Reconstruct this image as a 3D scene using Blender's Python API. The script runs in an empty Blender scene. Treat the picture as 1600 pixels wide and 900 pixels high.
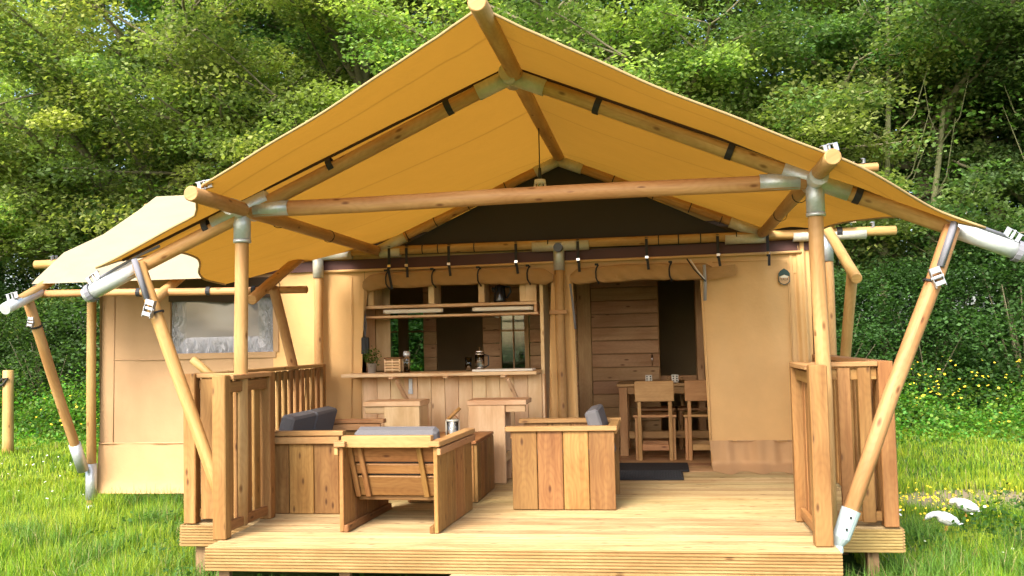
import bpy, math, random
import numpy as np
from mathutils import Vector, Matrix, Euler
random.seed(7); rng = np.random.default_rng(7)
scene = bpy.context.scene; COL = scene.collection
R = math.radians
# ---------------------------------------------------------------- camera, sky, sun, exposure
cam = bpy.data.cameras.new('camera'); camo = bpy.data.objects.new('camera', cam); COL.objects.link(camo)
right = Vector((0.98873933, 0.14799617, -0.02217378)); up = Vector((0.02990054, -0.05019001, 0.998292)); up = (up - up.dot(right)*right).normalized()
right.normalize(); back = right.cross(up)
M = Matrix((right, up, back)).transposed().to_4x4(); M.translation = Vector((0, 0, 1.62))
camo.matrix_world = M
cam.sensor_width = 36; cam.lens = 1535/1600*36; cam.clip_start = .05; cam.clip_end = 2000
scene.camera = camo
SUN_EL, SUN_AZ = 42, 200          # azimuth measured clockwise from +Y; behind the camera, a little to the left
world = bpy.data.worlds.new('World'); scene.world = world; world.use_nodes = True
nt = world.node_tree; sky = nt.nodes.new('ShaderNodeTexSky'); sky.sky_type = 'NISHITA'; sky.sun_disc = False
sky.sun_elevation = R(SUN_EL); sky.sun_rotation = R(SUN_AZ); sky.air_density = 1.0; sky.dust_density = 3.5; sky.ozone_density = .6
bg = nt.nodes['Background']; nt.links.new(sky.outputs[0], bg.inputs[0]); bg.inputs[1].default_value = .15
sl = bpy.data.lights.new('sun', 'SUN'); sl.energy = 1.5; sl.angle = R(25); sl.color = (1, .96, .91)
so = bpy.data.objects.new('sun', sl); COL.objects.link(so)
d = Vector((math.sin(R(SUN_AZ))*math.cos(R(SUN_EL)), math.cos(R(SUN_AZ))*math.cos(R(SUN_EL)), math.sin(R(SUN_EL))))
so.rotation_euler = d.to_track_quat('Z', 'Y').to_euler(); so.location = (0, -5, 20)
vs = scene.view_settings; vs.view_transform = 'Standard'; vs.look = 'None'; vs.gamma = 1; vs.exposure = 1.9
scene.cycles.max_bounces = 8; scene.cycles.transparent_max_bounces = 8

# ---------------------------------------------------------------- materials
def mat(name):
    m = bpy.data.materials.new(name); m.use_nodes = True; nt = m.node_tree; nt.nodes.clear()
    out = nt.nodes.new('ShaderNodeOutputMaterial'); b = nt.nodes.new('ShaderNodeBsdfPrincipled')
    nt.links.new(b.outputs[0], out.inputs[0]); return m, nt, b, out
def N(nt, t, **k):
    n = nt.nodes.new(t)
    for a, v in k.items():
        if a[0] == '_': n.inputs[int(a[1:])].default_value = v
        else: setattr(n, a, v)
    return n
def L(nt, a, b): nt.links.new(a, b)
def ramp(nt, stops):
    r = nt.nodes.new('ShaderNodeValToRGB'); e = r.color_ramp.elements
    e[0].position, e[0].color = stops[0][0], (*stops[0][1], 1); e[1].position, e[1].color = stops[-1][0], (*stops[-1][1], 1)
    for p, c in stops[1:-1]:
        x = e.new(p); x.color = (*c, 1)
    return r
def mathn(nt, op, a, b=None):
    n = nt.nodes.new('ShaderNodeMath'); n.operation = op
    for i, v in enumerate((a, b)):
        if v is None: continue
        if isinstance(v, (int, float)): n.inputs[i].default_value = v
        else: nt.links.new(v, n.inputs[i])
    return n.outputs[0]
def mixc(nt, f, a, b, blend='MIX'):
    n = nt.nodes.new('ShaderNodeMix'); n.data_type = 'RGBA'; n.blend_type = blend
    for i, v in ((0, f), (6, a), (7, b)):
        if isinstance(v, (int, float)): n.inputs[i].default_value = v
        elif isinstance(v, tuple): n.inputs[i].default_value = (*v, 1)
        else: nt.links.new(v, n.inputs[i])
    return n.outputs[2]
def wood(name, light, dark, knot=.5, rough=.6, var=.35, scale=1.0, gloss=.3):
    m, nt, b, out = mat(name)
    uv = N(nt, 'ShaderNodeUVMap'); oi = N(nt, 'ShaderNodeObjectInfo'); sep = N(nt, 'ShaderNodeSeparateXYZ'); L(nt, uv.outputs[0], sep.inputs[0])
    off = mathn(nt, 'MULTIPLY', oi.outputs['Random'], 37.0)
    def vec(su, sv, z=0.):
        c = N(nt, 'ShaderNodeCombineXYZ')
        L(nt, mathn(nt, 'MULTIPLY', mathn(nt, 'ADD', sep.outputs[0], off), su*scale), c.inputs[0])
        L(nt, mathn(nt, 'MULTIPLY', mathn(nt, 'ADD', sep.outputs[1], off), sv*scale), c.inputs[1]); L(nt, mathn(nt, 'ADD', off, z), c.inputs[2]); return c.outputs[0]
    n1 = N(nt, 'ShaderNodeTexNoise', _2=1.0, _3=5.0, _4=.65); L(nt, vec(1.6, 26), n1.inputs[0])
    n2 = N(nt, 'ShaderNodeTexNoise', _2=1.0, _3=3.0); L(nt, vec(1.1, 4), n2.inputs[0])
    n3 = N(nt, 'ShaderNodeTexNoise', _2=1.0, _3=2.0); L(nt, vec(5, 90, 5.), n3.inputs[0])
    vo = N(nt, 'ShaderNodeTexVoronoi', voronoi_dimensions='2D', _2=1.0); L(nt, vec(3.2, 8.5, 3.), vo.inputs[0])
    # growth rings bend round the knots
    ringv = mathn(nt, 'ADD', mathn(nt, 'MULTIPLY', mathn(nt, 'SUBTRACT', 1.0, vo.outputs[0]), 3.2), mathn(nt, 'MULTIPLY', n2.outputs[0], 1.6))
    ring = mathn(nt, 'ABSOLUTE', mathn(nt, 'SINE', mathn(nt, 'MULTIPLY', ringv, 5.5)))
    g = mathn(nt, 'ADD', mathn(nt, 'MULTIPLY', n1.outputs[0], .7), mathn(nt, 'MULTIPLY', ring, .07)); g = mathn(nt, 'ADD', g, mathn(nt, 'MULTIPLY', n3.outputs[0], .15))
    rp = ramp(nt, [(.25, dark), (.48, tuple((a+c)/2 for a, c in zip(light, dark))), (.68, light)]); L(nt, g, rp.inputs[0])
    kn = N(nt, 'ShaderNodeMapRange'); kn.inputs[1].default_value = .035; kn.inputs[2].default_value = .11; kn.inputs[3].default_value = 1; kn.inputs[4].default_value = 0; L(nt, vo.outputs[0], kn.inputs[0])
    wn = N(nt, 'ShaderNodeTexWhiteNoise'); wn.noise_dimensions = '3D'; L(nt, vo.outputs['Position'], wn.inputs[0])
    has = mathn(nt, 'GREATER_THAN', wn.outputs[0], 1-knot)
    kf = mathn(nt, 'MULTIPLY', mathn(nt, 'MULTIPLY', kn.outputs[0], has), .85)
    c = mixc(nt, kf, rp.outputs[0], (dark[0]*.42, dark[1]*.32, dark[2]*.3))
    # blotchy stain: some areas redder and darker
    nb = N(nt, 'ShaderNodeTexNoise', _2=1.0, _3=3.0); L(nt, vec(2.2, 7, 9.), nb.inputs[0]); rb = ramp(nt, [(.42, (1, 1, 1)), (.62, (.80, .70, .62))]); L(nt, nb.outputs[0], rb.inputs[0]); c = mixc(nt, .8, c, rb.outputs[0], 'MULTIPLY')
    hs = N(nt, 'ShaderNodeHueSaturation'); L(nt, c, hs.inputs['Color'])
    L(nt, mathn(nt, 'ADD', mathn(nt, 'MULTIPLY', oi.outputs['Random'], var), 1-var*.5), hs.inputs['Value'])
    L(nt, mathn(nt, 'ADD', mathn(nt, 'MULTIPLY', mathn(nt, 'FRACT', mathn(nt, 'MULTIPLY', oi.outputs['Random'], 13.7)), .02), .494), hs.inputs['Hue'])
    L(nt, hs.outputs[0], b.inputs['Base Color']); b.inputs['Roughness'].default_value = rough; b.inputs['Specular IOR Level'].default_value = gloss
    bp = N(nt, 'ShaderNodeBump'); bp.inputs['Strength'].default_value = .35; bp.inputs['Distance'].default_value = .003; L(nt, mathn(nt, 'SUBTRACT', g, kf), bp.inputs['Height']); L(nt, bp.outputs[0], b.inputs['Normal'])
    return m
W_POLE = wood('peeled_pole_wood', (.53, .315, .13), (.33, .17, .058), .6, .55, .25)
W_FURN = wood('lounge_wood', (.37, .19, .064), (.17, .07, .02), .6, .55, .45)
W_CAP = wood('rail_cap_wood', (.48, .27, .115), (.30, .15, .058), .4, .6, .25)
W_RAIL = wood('railing_wood', (.38, .20, .068), (.20, .088, .027), .55, .6, .3)
W_DECK = wood('decking_wood', (.46, .34, .17), (.26, .18, .075), .35, .65, .42, gloss=.2)
W_FASC = wood('fascia_wood', (.44, .30, .125), (.27, .165, .055), .3, .6, .15)
W_KIT = wood('kitchen_wood', (.80, .57, .34), (.72, .47, .265), .25, .6, .12)
W_PALE = wood('pale_stool_wood', (.78, .54, .31), (.66, .42, .22), .3, .6, .15)
W_DARK = wood('interior_wood', (.60, .36, .19), (.40, .22, .105), .35, .6, .25)
W_TABLE = wood('dining_wood', (.55, .31, .13), (.4, .2, .08), .3, .5, .15)
W_STAKE = wood('rough_post_wood', (.30, .19, .10), (.2, .12, .06), .3, .8, .2)
def simple(name, col, rough=.6, metal=0, bump=0, bscale=40, spec=.5, noise=0):
    m, nt, b, out = mat(name); b.inputs['Base Color'].default_value = (*col, 1); b.inputs['Roughness'].default_value = rough; b.inputs['Metallic'].default_value = metal; b.inputs['Specular IOR Level'].default_value = spec
    if bump or noise:
        tc = N(nt, 'ShaderNodeTexCoord'); n = N(nt, 'ShaderNodeTexNoise', _2=bscale, _3=4.0); L(nt, tc.outputs['Object'], n.inputs[0])
        if bump:
            bp = N(nt, 'ShaderNodeBump'); bp.inputs['Strength'].default_value = bump; bp.inputs['Distance'].default_value = .01; L(nt, n.outputs[0], bp.inputs['Height']); L(nt, bp.outputs[0], b.inputs['Normal'])
        if noise:
            L(nt, mixc(nt, n.outputs[0], tuple(max(0, c*(1-noise)) for c in col), tuple(min(1, c*(1+noise)) for c in col)), b.inputs['Base Color'])
    return m
STEEL = simple('galvanised_steel', (.50, .53, .54), .42, .55, .25, 60, noise=.18)
STEEL2 = simple('aged_coupling', (.52, .50, .40), .5, .3, .3, 40, noise=.2)
WHITE_SLV = simple('white_end_sleeve', (.58, .61, .60), .4, .4, .3, 30, noise=.15)
BLACK = simple('black_webbing', (.012, .012, .013), .7)
GREYWEB = simple('grey_webbing', (.18, .18, .2), .8)
CUSH = simple('grey_cushion_fabric', (.118, .114, .118), .9, 0, .35, 350, .2, .25)
RUBBER = simple('black_rubber', (.014, .015, .017), .75, 0, .4, 200)
DGREY = simple('dark_plastic', (.02, .021, .024), .35)
WHITE = simple('white_plastic', (.72, .68, .6), .45)
CHROME = simple('polished_metal', (.7, .7, .7), .15, 1)
GABLE = simple('dark_gable_mesh', (.044, .039, .036), .85, 0, .2, 300, .2)
BROWNPVC = simple('maroon_pvc_band', (.07, .018, .010), .6, 0, .1, 20)
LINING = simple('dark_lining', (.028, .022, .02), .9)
BOOK = simple('grey_book_cover', (.2, .16, .12), .7)
POTM = simple('zinc_pot', (.6, .62, .62), .3, .6)
FEATHER = simple('white_feathers', (.74, .74, .72), .8, 0, .4, 90)
BEAK = simple('yellow_beak', (.6, .3, .05), .6)
BUCKLE = simple('zinc_buckle', (.42, .43, .45), .35, .7)
GREENPAINT = simple('badge_green', (.01, .045, .035), .5)
BADGEW = simple('badge_cream', (.7, .66, .5), .5)
ROPE = simple('dark_rope', (.03, .03, .025), .9)
def glass(name, col=(1, 1, 1), rough=.02):
    m, nt, b, out = mat(name); b.inputs['Base Color'].default_value = (*col, 1); b.inputs['Roughness'].default_value = rough; b.inputs['Transmission Weight'].default_value = 1; b.inputs['IOR'].default_value = 1.45; return m
GLASS = glass('clear_glass', (.9, .95, .95))
def canvas(name, outer, inner, trans, tw=.35, seam=0, wr=.35):
    m, nt, b, out = mat(name)
    geo = N(nt, 'ShaderNodeNewGeometry'); uv = N(nt, 'ShaderNodeUVMap')
    n = N(nt, 'ShaderNodeTexNoise', _2=3.0, _3=6.0, _4=.6); L(nt, uv.outputs[0], n.inputs[0])
    c = mixc(nt, geo.outputs['Backfacing'], outer, inner)
    v = N(nt, 'ShaderNodeMapRange'); v.inputs[1].default_value = .3; v.inputs[2].default_value = .7; v.inputs[3].default_value = .93; v.inputs[4].default_value = 1.05; L(nt, n.outputs[0], v.inputs[0])
    mul = N(nt, 'ShaderNodeVectorMath', operation='SCALE'); L(nt, c, mul.inputs[0]); L(nt, v.outputs[0], mul.inputs['Scale'])
    col = mul.outputs[0]
    wv = N(nt, 'ShaderNodeTexNoise', _2=260.0, _3=1.0); L(nt, uv.outputs[0], wv.inputs[0])
    h = mathn(nt, 'ADD', mathn(nt, 'MULTIPLY', n.outputs[0], wr), mathn(nt, 'MULTIPLY', wv.outputs[0], .02))
    tcol = trans
    if seam:
        sep = N(nt, 'ShaderNodeSeparateXYZ'); L(nt, uv.outputs[0], sep.inputs[0])
        fr = mathn(nt, 'FRACT', mathn(nt, 'DIVIDE', mathn(nt, 'ADD', sep.outputs[1], .37), seam))
        ln = mathn(nt, 'LESS_THAN', mathn(nt, 'ABSOLUTE', mathn(nt, 'SUBTRACT', fr, .5)), .002)
        ln2 = mathn(nt, 'LESS_THAN', mathn(nt, 'ABSOLUTE', mathn(nt, 'SUBTRACT', fr, .5)), .010)
        col = mixc(nt, mathn(nt, 'MULTIPLY', ln2, .12), col, (.25, .12, .03)); col = mixc(nt, mathn(nt, 'MULTIPLY', ln, .4), col, (.15, .07, .02))
        tcol = mixc(nt, mathn(nt, 'MULTIPLY', ln2, .35), trans, tuple(a*.4 for a in trans))
    L(nt, col, b.inputs['Base Color']); b.inputs['Roughness'].default_value = .85; b.inputs['Specular IOR Level'].default_value = .15
    bp = N(nt, 'ShaderNodeBump'); bp.inputs['Strength'].default_value = .5; bp.inputs['Distance'].default_value = .03; L(nt, h, bp.inputs['Height']); L(nt, bp.outputs[0], b.inputs['Normal'])
    tr = N(nt, 'ShaderNodeBsdfTranslucent')
    if isinstance(tcol, tuple): tr.inputs[0].default_value = (*tcol, 1)
    else: L(nt, tcol, tr.inputs[0])
    mx = N(nt, 'ShaderNodeMixShader'); mx.inputs[0].default_value = tw; L(nt, b.outputs[0], mx.inputs[1]); L(nt, tr.outputs[0], mx.inputs[2]); L(nt, mx.outputs[0], out.inputs[0])
    return m
HEM = simple('canvas_hem', (.34, .23, .10), .85)
C_ROOF = canvas('roof_canvas', (.52, .43, .28), (.42, .20, .042), (.37, .18, .02), .33, seam=1.55, wr=1.1)
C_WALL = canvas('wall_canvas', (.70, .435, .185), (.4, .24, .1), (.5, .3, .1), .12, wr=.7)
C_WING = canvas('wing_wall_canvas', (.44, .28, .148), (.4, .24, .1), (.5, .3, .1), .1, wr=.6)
C_SKIRT = canvas('skirt_pvc', (.50, .31, .155), (.4, .24, .1), (.5, .3, .1), .05, wr=.8)
def pane_material():
    m, nt, b, out = mat('clear_pvc_pane'); uv = N(nt, 'ShaderNodeUVMap'); sep = N(nt, 'ShaderNodeSeparateXYZ'); L(nt, uv.outputs[0], sep.inputs[0])
    # u,v are 0..1 over the pane; wrinkles fan in from the lower and side edges
    du = mathn(nt, 'ABSOLUTE', mathn(nt, 'SUBTRACT', sep.outputs[0], .5)); edge = N(nt, 'ShaderNodeMapRange'); edge.inputs[1].default_value = .35; edge.inputs[2].default_value = .5; L(nt, du, edge.inputs[0])
    ev = N(nt, 'ShaderNodeMapRange'); ev.inputs[1].default_value = .26; ev.inputs[2].default_value = 0; L(nt, sep.outputs[1], ev.inputs[0])
    e = mathn(nt, 'MAXIMUM', edge.outputs[0], ev.outputs[0])
    mp = N(nt, 'ShaderNodeMapping'); mp.inputs['Rotation'].default_value = (0, 0, -.5); mp.inputs['Scale'].default_value = (11, 2.2, 1); L(nt, uv.outputs[0], mp.inputs[0])
    n = N(nt, 'ShaderNodeTexNoise', _2=1.6, _3=4.0, _4=.6); n.inputs['Distortion'].default_value = .8; L(nt, mp.outputs[0], n.inputs[0])
    n0 = N(nt, 'ShaderNodeTexNoise', _2=2.0, _3=2.0); L(nt, uv.outputs[0], n0.inputs[0])
    h = mathn(nt, 'ADD', mathn(nt, 'MULTIPLY', n.outputs[0], mathn(nt, 'MULTIPLY', e, 1.0)), mathn(nt, 'MULTIPLY', n0.outputs[0], .03))
    bp = N(nt, 'ShaderNodeBump'); bp.inputs['Strength'].default_value = 1; bp.inputs['Distance'].default_value = .05; L(nt, h, bp.inputs['Height']); L(nt, bp.outputs[0], b.inputs['Normal'])
    b.inputs['Base Color'].default_value = (.20, .20, .21, 1); b.inputs['Roughness'].default_value = .05; b.inputs['Specular IOR Level'].default_value = .5; b.inputs['IOR'].default_value = 1.6
    return m
PANE = pane_material()
def leafmat(name, attr='tint', tw=.35, rough=.55):
    m, nt, b, out = mat(name); a = N(nt, 'ShaderNodeAttribute', attribute_name=attr); oi = N(nt, 'ShaderNodeObjectInfo')
    hs = N(nt, 'ShaderNodeHueSaturation'); L(nt, a.outputs['Color'], hs.inputs['Color']); L(nt, mathn(nt, 'ADD', mathn(nt, 'MULTIPLY', oi.outputs['Random'], .3), .85), hs.inputs['Value'])
    L(nt, mathn(nt, 'ADD', mathn(nt, 'MULTIPLY', oi.outputs['Random'], .03), .485), hs.inputs['Hue'])
    L(nt, hs.outputs[0], b.inputs['Base Color']); b.inputs['Roughness'].default_value = rough; b.inputs['Specular IOR Level'].default_value = .35
    tr = N(nt, 'ShaderNodeBsdfTranslucent'); bright = N(nt, 'ShaderNodeVectorMath', operation='MULTIPLY'); bright.inputs[1].default_value = (1.25, 1.4, .6); L(nt, hs.outputs[0], bright.inputs[0]); L(nt, bright.outputs[0], tr.inputs[0])
    mx = N(nt, 'ShaderNodeMixShader'); mx.inputs[0].default_value = tw; L(nt, b.outputs[0], mx.inputs[1]); L(nt, tr.outputs[0], mx.inputs[2]); L(nt, mx.outputs[0], out.inputs[0]); return m
LEAF = leafmat('tree_leaves', tw=.52); GRASS = leafmat('grass_blades', tw=.3, rough=.5); PETAL = leafmat('flower_petals', tw=.2)
BARK = simple('bark', (.19, .17, .10), .9, 0, .8, 14, .2, .35)
def ground_material():
    m, nt, b, out = mat('ground_soil_and_turf'); tc = N(nt, 'ShaderNodeTexCoord')
    n = N(nt, 'ShaderNodeTexNoise', _2=1.3, _3=8.0, _4=.7); L(nt, tc.outputs['Object'], n.inputs[0])
    n2 = N(nt, 'ShaderNodeTexNoise', _2=22.0, _3=4.0); L(nt, tc.outputs['Object'], n2.inputs[0])
    rp = ramp(nt, [(.35, (.035, .06, .012)), (.55, (.07, .11, .02)), (.75, (.11, .12, .04))]); L(nt, n.outputs[0], rp.inputs[0])
    # worn bare soil beside the deck on the right
    sp = N(nt, 'ShaderNodeSeparateXYZ'); L(nt, tc.outputs['Object'], sp.inputs[0])
    dx = mathn(nt, 'DIVIDE', mathn(nt, 'SUBTRACT', sp.outputs[0], 3.05), .95); dy = mathn(nt, 'DIVIDE', mathn(nt, 'SUBTRACT', sp.outputs[1], 10.1), .75)
    rr = mathn(nt, 'ADD', mathn(nt, 'MULTIPLY', dx, dx), mathn(nt, 'MULTIPLY', dy, dy)); rr = mathn(nt, 'ADD', rr, mathn(nt, 'MULTIPLY', mathn(nt, 'SUBTRACT', n.outputs[0], .5), 1.6))
    f = N(nt, 'ShaderNodeMapRange'); f.inputs[1].default_value = 1.1; f.inputs[2].default_value = .75; L(nt, rr, f.inputs[0])
    soil = mixc(nt, n2.outputs[0], (.20, .15, .10), (.36, .29, .2))
    L(nt, mixc(nt, f.outputs[0], rp.outputs[0], soil), b.inputs['Base Color']); b.inputs['Roughness'].default_value = .95; b.inputs['Specular IOR Level'].default_value = .1
    bp = N(nt, 'ShaderNodeBump'); bp.inputs['Distance'].default_value = .03; L(nt, n2.outputs[0], bp.inputs['Height']); L(nt, bp.outputs[0], b.inputs['Normal']); return m
GROUND = ground_material()

# ---------------------------------------------------------------- builders
WM = {}; FRAME = [Matrix.Identity(4)]
def tag(o, label=None, cat=None, group=None, kind=None):
    if label: o['label'] = label
    if cat: o['category'] = cat
    if group: o['group'] = group
    if kind: o['kind'] = kind
    return o
def thing(name, label, cat, loc=(0, 0, 0), rz=0, group=None, local=True):
    """Empty at the thing's base. local: following coordinates are in its own frame, else in world axes."""
    o = bpy.data.objects.new(name, None); o.empty_display_size = .1; COL.objects.link(o)
    o.location = loc; o.rotation_euler = (0, 0, rz); tag(o, label, cat, group)
    W = Matrix.Translation(Vector(loc)) @ Matrix.Rotation(rz, 4, 'Z'); WM[o] = W; FRAME[0] = W if local else Matrix.Identity(4)
    return o
def link(name, me, parent=None, M=None):
    o = bpy.data.objects.new(name, me); COL.objects.link(o); W = FRAME[0] @ (M or Matrix.Identity(4))
    if parent is not None:
        o.parent = parent; o.matrix_basis = WM[parent].inverted() @ W
    else: o.matrix_basis = W
    WM[o] = W; return o
class MB:
    def __init__(s): s.v = []; s.f = []; s.uv = []; s.m = []
    def poly(s, idx, uv, m=0): s.f.append(tuple(idx)); s.uv.extend(uv); s.m.append(m)
    def mesh(s, name, mats, smooth=False):
        me = bpy.data.meshes.new(name); me.from_pydata([tuple(v) for v in s.v], [], s.f)
        l = me.uv_layers.new(name='UVMap'); l.data.foreach_set('uv', [c for u in s.uv for c in u])
        for m in (mats if isinstance(mats, (list, tuple)) else [mats]): me.materials.append(m)
        if any(s.m): me.polygons.foreach_set('material_index', s.m)
        if smooth: me.polygons.foreach_set('use_smooth', [True]*len(s.f))
        me.update(); return me
    def box(s, c, sz, bev=.004, rot=None, m=0):
        c = Vector(c); h = [x/2 for x in sz]; bev = min(bev, min(h)*.45); ax = max(range(3), key=lambda i: sz[i]); base = len(s.v); loc = []; idx = {}
        for sx in (-1, 1):
            for sy in (-1, 1):
                for sz_ in (-1, 1):
                    sg = (sx, sy, sz_)
                    for a in range(3):
                        p = [sg[i]*(h[i] if i == a else h[i]-bev) for i in range(3)]
                        idx[(sg, a)] = len(loc); loc.append(Vector(p))
        faces = []
        sgn = (-1, 1)
        for a in range(3):
            o1, o2 = [i for i in range(3) if i != a]
            for sa in sgn:
                q = []
                for s1, s2 in ((-1, -1), (1, -1), (1, 1), (-1, 1)):
                    g = [0]*3; g[a] = sa; g[o1] = s1; g[o2] = s2; q.append(idx[(tuple(g), a)])
                faces.append((q, a))
            for s1 in sgn:
                for s2 in sgn:
                    g1 = [0]*3; g1[a] = -1; g1[o1] = s1; g1[o2] = s2; g2 = list(g1); g2[a] = 1; g1, g2 = tuple(g1), tuple(g2)
                    faces.append(([idx[(g1, o1)], idx[(g2, o1)], idx[(g2, o2)], idx[(g1, o2)]], o1))
        for sx in sgn:
            for sy in sgn:
                for sz_ in sgn: faces.append(([idx[((sx, sy, sz_), a)] for a in range(3)], 0))
        for q, a in faces:
            P = [loc[i] for i in q]; n = (P[1]-P[0]).cross(P[2]-P[0])
            if n.dot(sum(P, Vector())) < 0: q = q[::-1]; P = P[::-1]
            oth = [i for i in range(3) if i != ax]
            if a == ax: uv = [(p[oth[0]]+5, p[oth[1]]) for p in P]
            else:
                b_ = [i for i in oth if i != a][0]; uv = [(p[ax], p[b_]+.31*a) for p in P]
            s.poly([base+i for i in q], uv, m)
        for p in loc:
            if rot is not None: p = rot @ p
            s.v.append(p+c)
        return s
    def tube(s, pts, rad, n=10, cap=True, m=0, squash=1.0):
        pts = [Vector(p) for p in pts]; rad = [rad]*len(pts) if isinstance(rad, (int, float)) else rad; base = len(s.v)
        t0 = (pts[1]-pts[0]).normalized(); ref = Vector((0, 0, 1)) if abs(t0.z) < .9 else Vector((1, 0, 0)); u = t0.cross(ref).normalized(); ln = [0]
        for i in range(1, len(pts)): ln.append(ln[-1]+(pts[i]-pts[i-1]).length)
        for i, p in enumerate(pts):
            t = (pts[min(i+1, len(pts)-1)]-pts[max(i-1, 0)]).normalized(); u = (u-t*u.dot(t)).normalized(); w = t.cross(u)
            for k in range(n):
                a = 2*math.pi*k/n; s.v.append(p+(u*math.cos(a)+w*math.sin(a)*squash)*rad[i])
        for i in range(len(pts)-1):
            for k in range(n):
                k2 = (k+1) % n; q = [base+i*n+k, base+i*n+k2, base+(i+1)*n+k2, base+(i+1)*n+k]; v0, v1 = 2*math.pi*k/n*rad[0], 2*math.pi*(k+1)/n*rad[0]
                s.poly(q, [(ln[i], v0), (ln[i], v1), (ln[i+1], v1), (ln[i+1], v0)], m)
        if cap:
            for i, fl in ((0, True), (len(pts)-1, False)):
                q = [base+i*n+k for k in range(n)]
                if fl: q = q[::-1]
                s.poly(q, [(9+.3*rad[i]*math.cos(2*math.pi*k/n), rad[i]*math.sin(2*math.pi*k/n)) for k in range(n)], m)
        return s
    def lathe(s, prof, c=(0, 0, 0), n=16, m=0):
        base = len(s.v); c = Vector(c)
        for r, z in prof:
            for k in range(n):
                a = 2*math.pi*k/n; s.v.append(c+Vector((r*math.cos(a), r*math.sin(a), z)))
        for i in range(len(prof)-1):
            for k in range(n):
                k2 = (k+1) % n; s.poly([base+i*n+k, base+i*n+k2, base+(i+1)*n+k2, base+(i+1)*n+k], [(0, 0), (.1, 0), (.1, .1), (0, .1)], m)
        return s
    def grid(s, f, nu, nv, m=0, uvs=None):
        base = len(s.v)
        for j in range(nv+1):
            for i in range(nu+1): s.v.append(Vector(f(i/nu, j/nv)))
        def uv(k):
            i, j = k % (nu+1), k//(nu+1)
            return uvs(i/nu, j/nv) if uvs else (s.v[base+k].x, s.v[base+k].z)
        for j in range(nv):
            for i in range(nu):
                q = [j*(nu+1)+i, j*(nu+1)+i+1, (j+1)*(nu+1)+i+1, (j+1)*(nu+1)+i]; s.poly([base+k for k in q], [uv(k) for k in q], m)
        return s
CACHE = {}
def plank_mesh(Ln, w, t, m, bev=.004):
    k = (round(Ln, 3), round(w, 3), round(t, 3), m.name, bev)
    if k not in CACHE: CACHE[k] = MB().box((0, 0, 0), (Ln, w, t), bev).mesh('plank', m)
    return CACHE[k]
def axes(a, b, nrm):
    x = (b-a).normalized(); z = (nrm-x*nrm.dot(x)).normalized(); y = z.cross(x); Mx = Matrix((x, y, z)).transposed().to_4x4(); Mx.translation = (a+b)/2; return Mx
def board(parent, name, m, a, b, w, t, nrm=(0, 0, 1), bev=.004, label=None):
    """flat board from a to b (centre line), width w across, thickness t along nrm"""
    a, b, nrm = Vector(a), Vector(b), Vector(nrm); o = link(name, plank_mesh((b-a).length, w, t, m, bev), parent, axes(a, b, nrm))
    if label: o['label'] = label
    return o
def block(parent, name, m, lo, hi, bev=.004, label=None):
    lo, hi = Vector(lo), Vector(hi); sz = hi-lo; k = ('blk', *[round(x, 3) for x in sz], m.name, bev)
    if k not in CACHE: CACHE[k] = MB().box((0, 0, 0), sz, bev).mesh(name, m)
    o = link(name, CACHE[k], parent, Matrix.Translation((lo+hi)/2))
    if label: o['label'] = label
    return o
def pole(parent, name, m, a, b, r=.045, r2=None, wob=.005, n=14, label=None):
    a, b = Vector(a), Vector(b); k = max(2, int((b-a).length/.35)); d = (b-a); side = d.cross(Vector((.3, .5, .8))).normalized(); pts = []; ph = random.random()*6
    rs = []; r2 = r2 or r*.97
    for i in range(k+1):
        t = i/k; e = 0 if i in (0, k) else wob*math.sin(ph+t*7)
        pts.append(d*(t-.5)+side*e); rs.append(r+(r2-r)*t)
    # small chamfer at both ends
    u = d.normalized()*.006; pts = [pts[0]]+[pts[0]+u]+pts[1:-1]+[pts[-1]-u]+[pts[-1]]; rs = [rs[0]*.86]+rs[:1]+rs[1:-1]+rs[-1:]+[rs[-1]*.86]
    me = MB().tube(pts, rs, n).mesh(name, m, False)
    for i, p in enumerate(me.polygons): p.use_smooth = len(p.vertices) == 4
    o = link(name, me, parent, Matrix.Translation((a+b)/2))
    if label: o['label'] = label
    return o
def along(a, b, t): a, b = Vector(a), Vector(b); return a+(b-a).normalized()*t
def sleeve(parent, a, b, r=.053, m=None, name='steel_sleeve', cap=True):
    mb = MB(); a, b = Vector(a), Vector(b); mb.tube([a-(a+b)/2, b-(a+b)/2], r, 16, cap)
    me = mb.mesh(name, m or STEEL)
    for p in me.polygons: p.use_smooth = len(p.vertices) == 4
    return link(name, me, parent, Matrix.Translation((a+b)/2))
def cord(parent, name, m, pts, r=.006, n=6):
    return link(name, MB().tube(pts, r, n).mesh(name, m, True), parent)
def wrap(parent, a, b, t, r, w=.03, m=None, name='strap', tail=0.0):
    """webbing strap wrapped round a pole at distance t from a"""
    a, b = Vector(a), Vector(b); c = along(a, b, t); x = (b-a).normalized(); mb = MB(); mb.tube([c-x*w/2, c-x*w/2+x*.001, c+x*w/2-x*.001, c+x*w/2], [r+.001, r+.005, r+.005, r+.001], 14, False)
    if tail: mb.box(c+Vector((0, -r-.004, -tail/2)), (w, .005, tail), .001)
    return link(name, mb.mesh(name, m or BLACK), parent)
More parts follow.
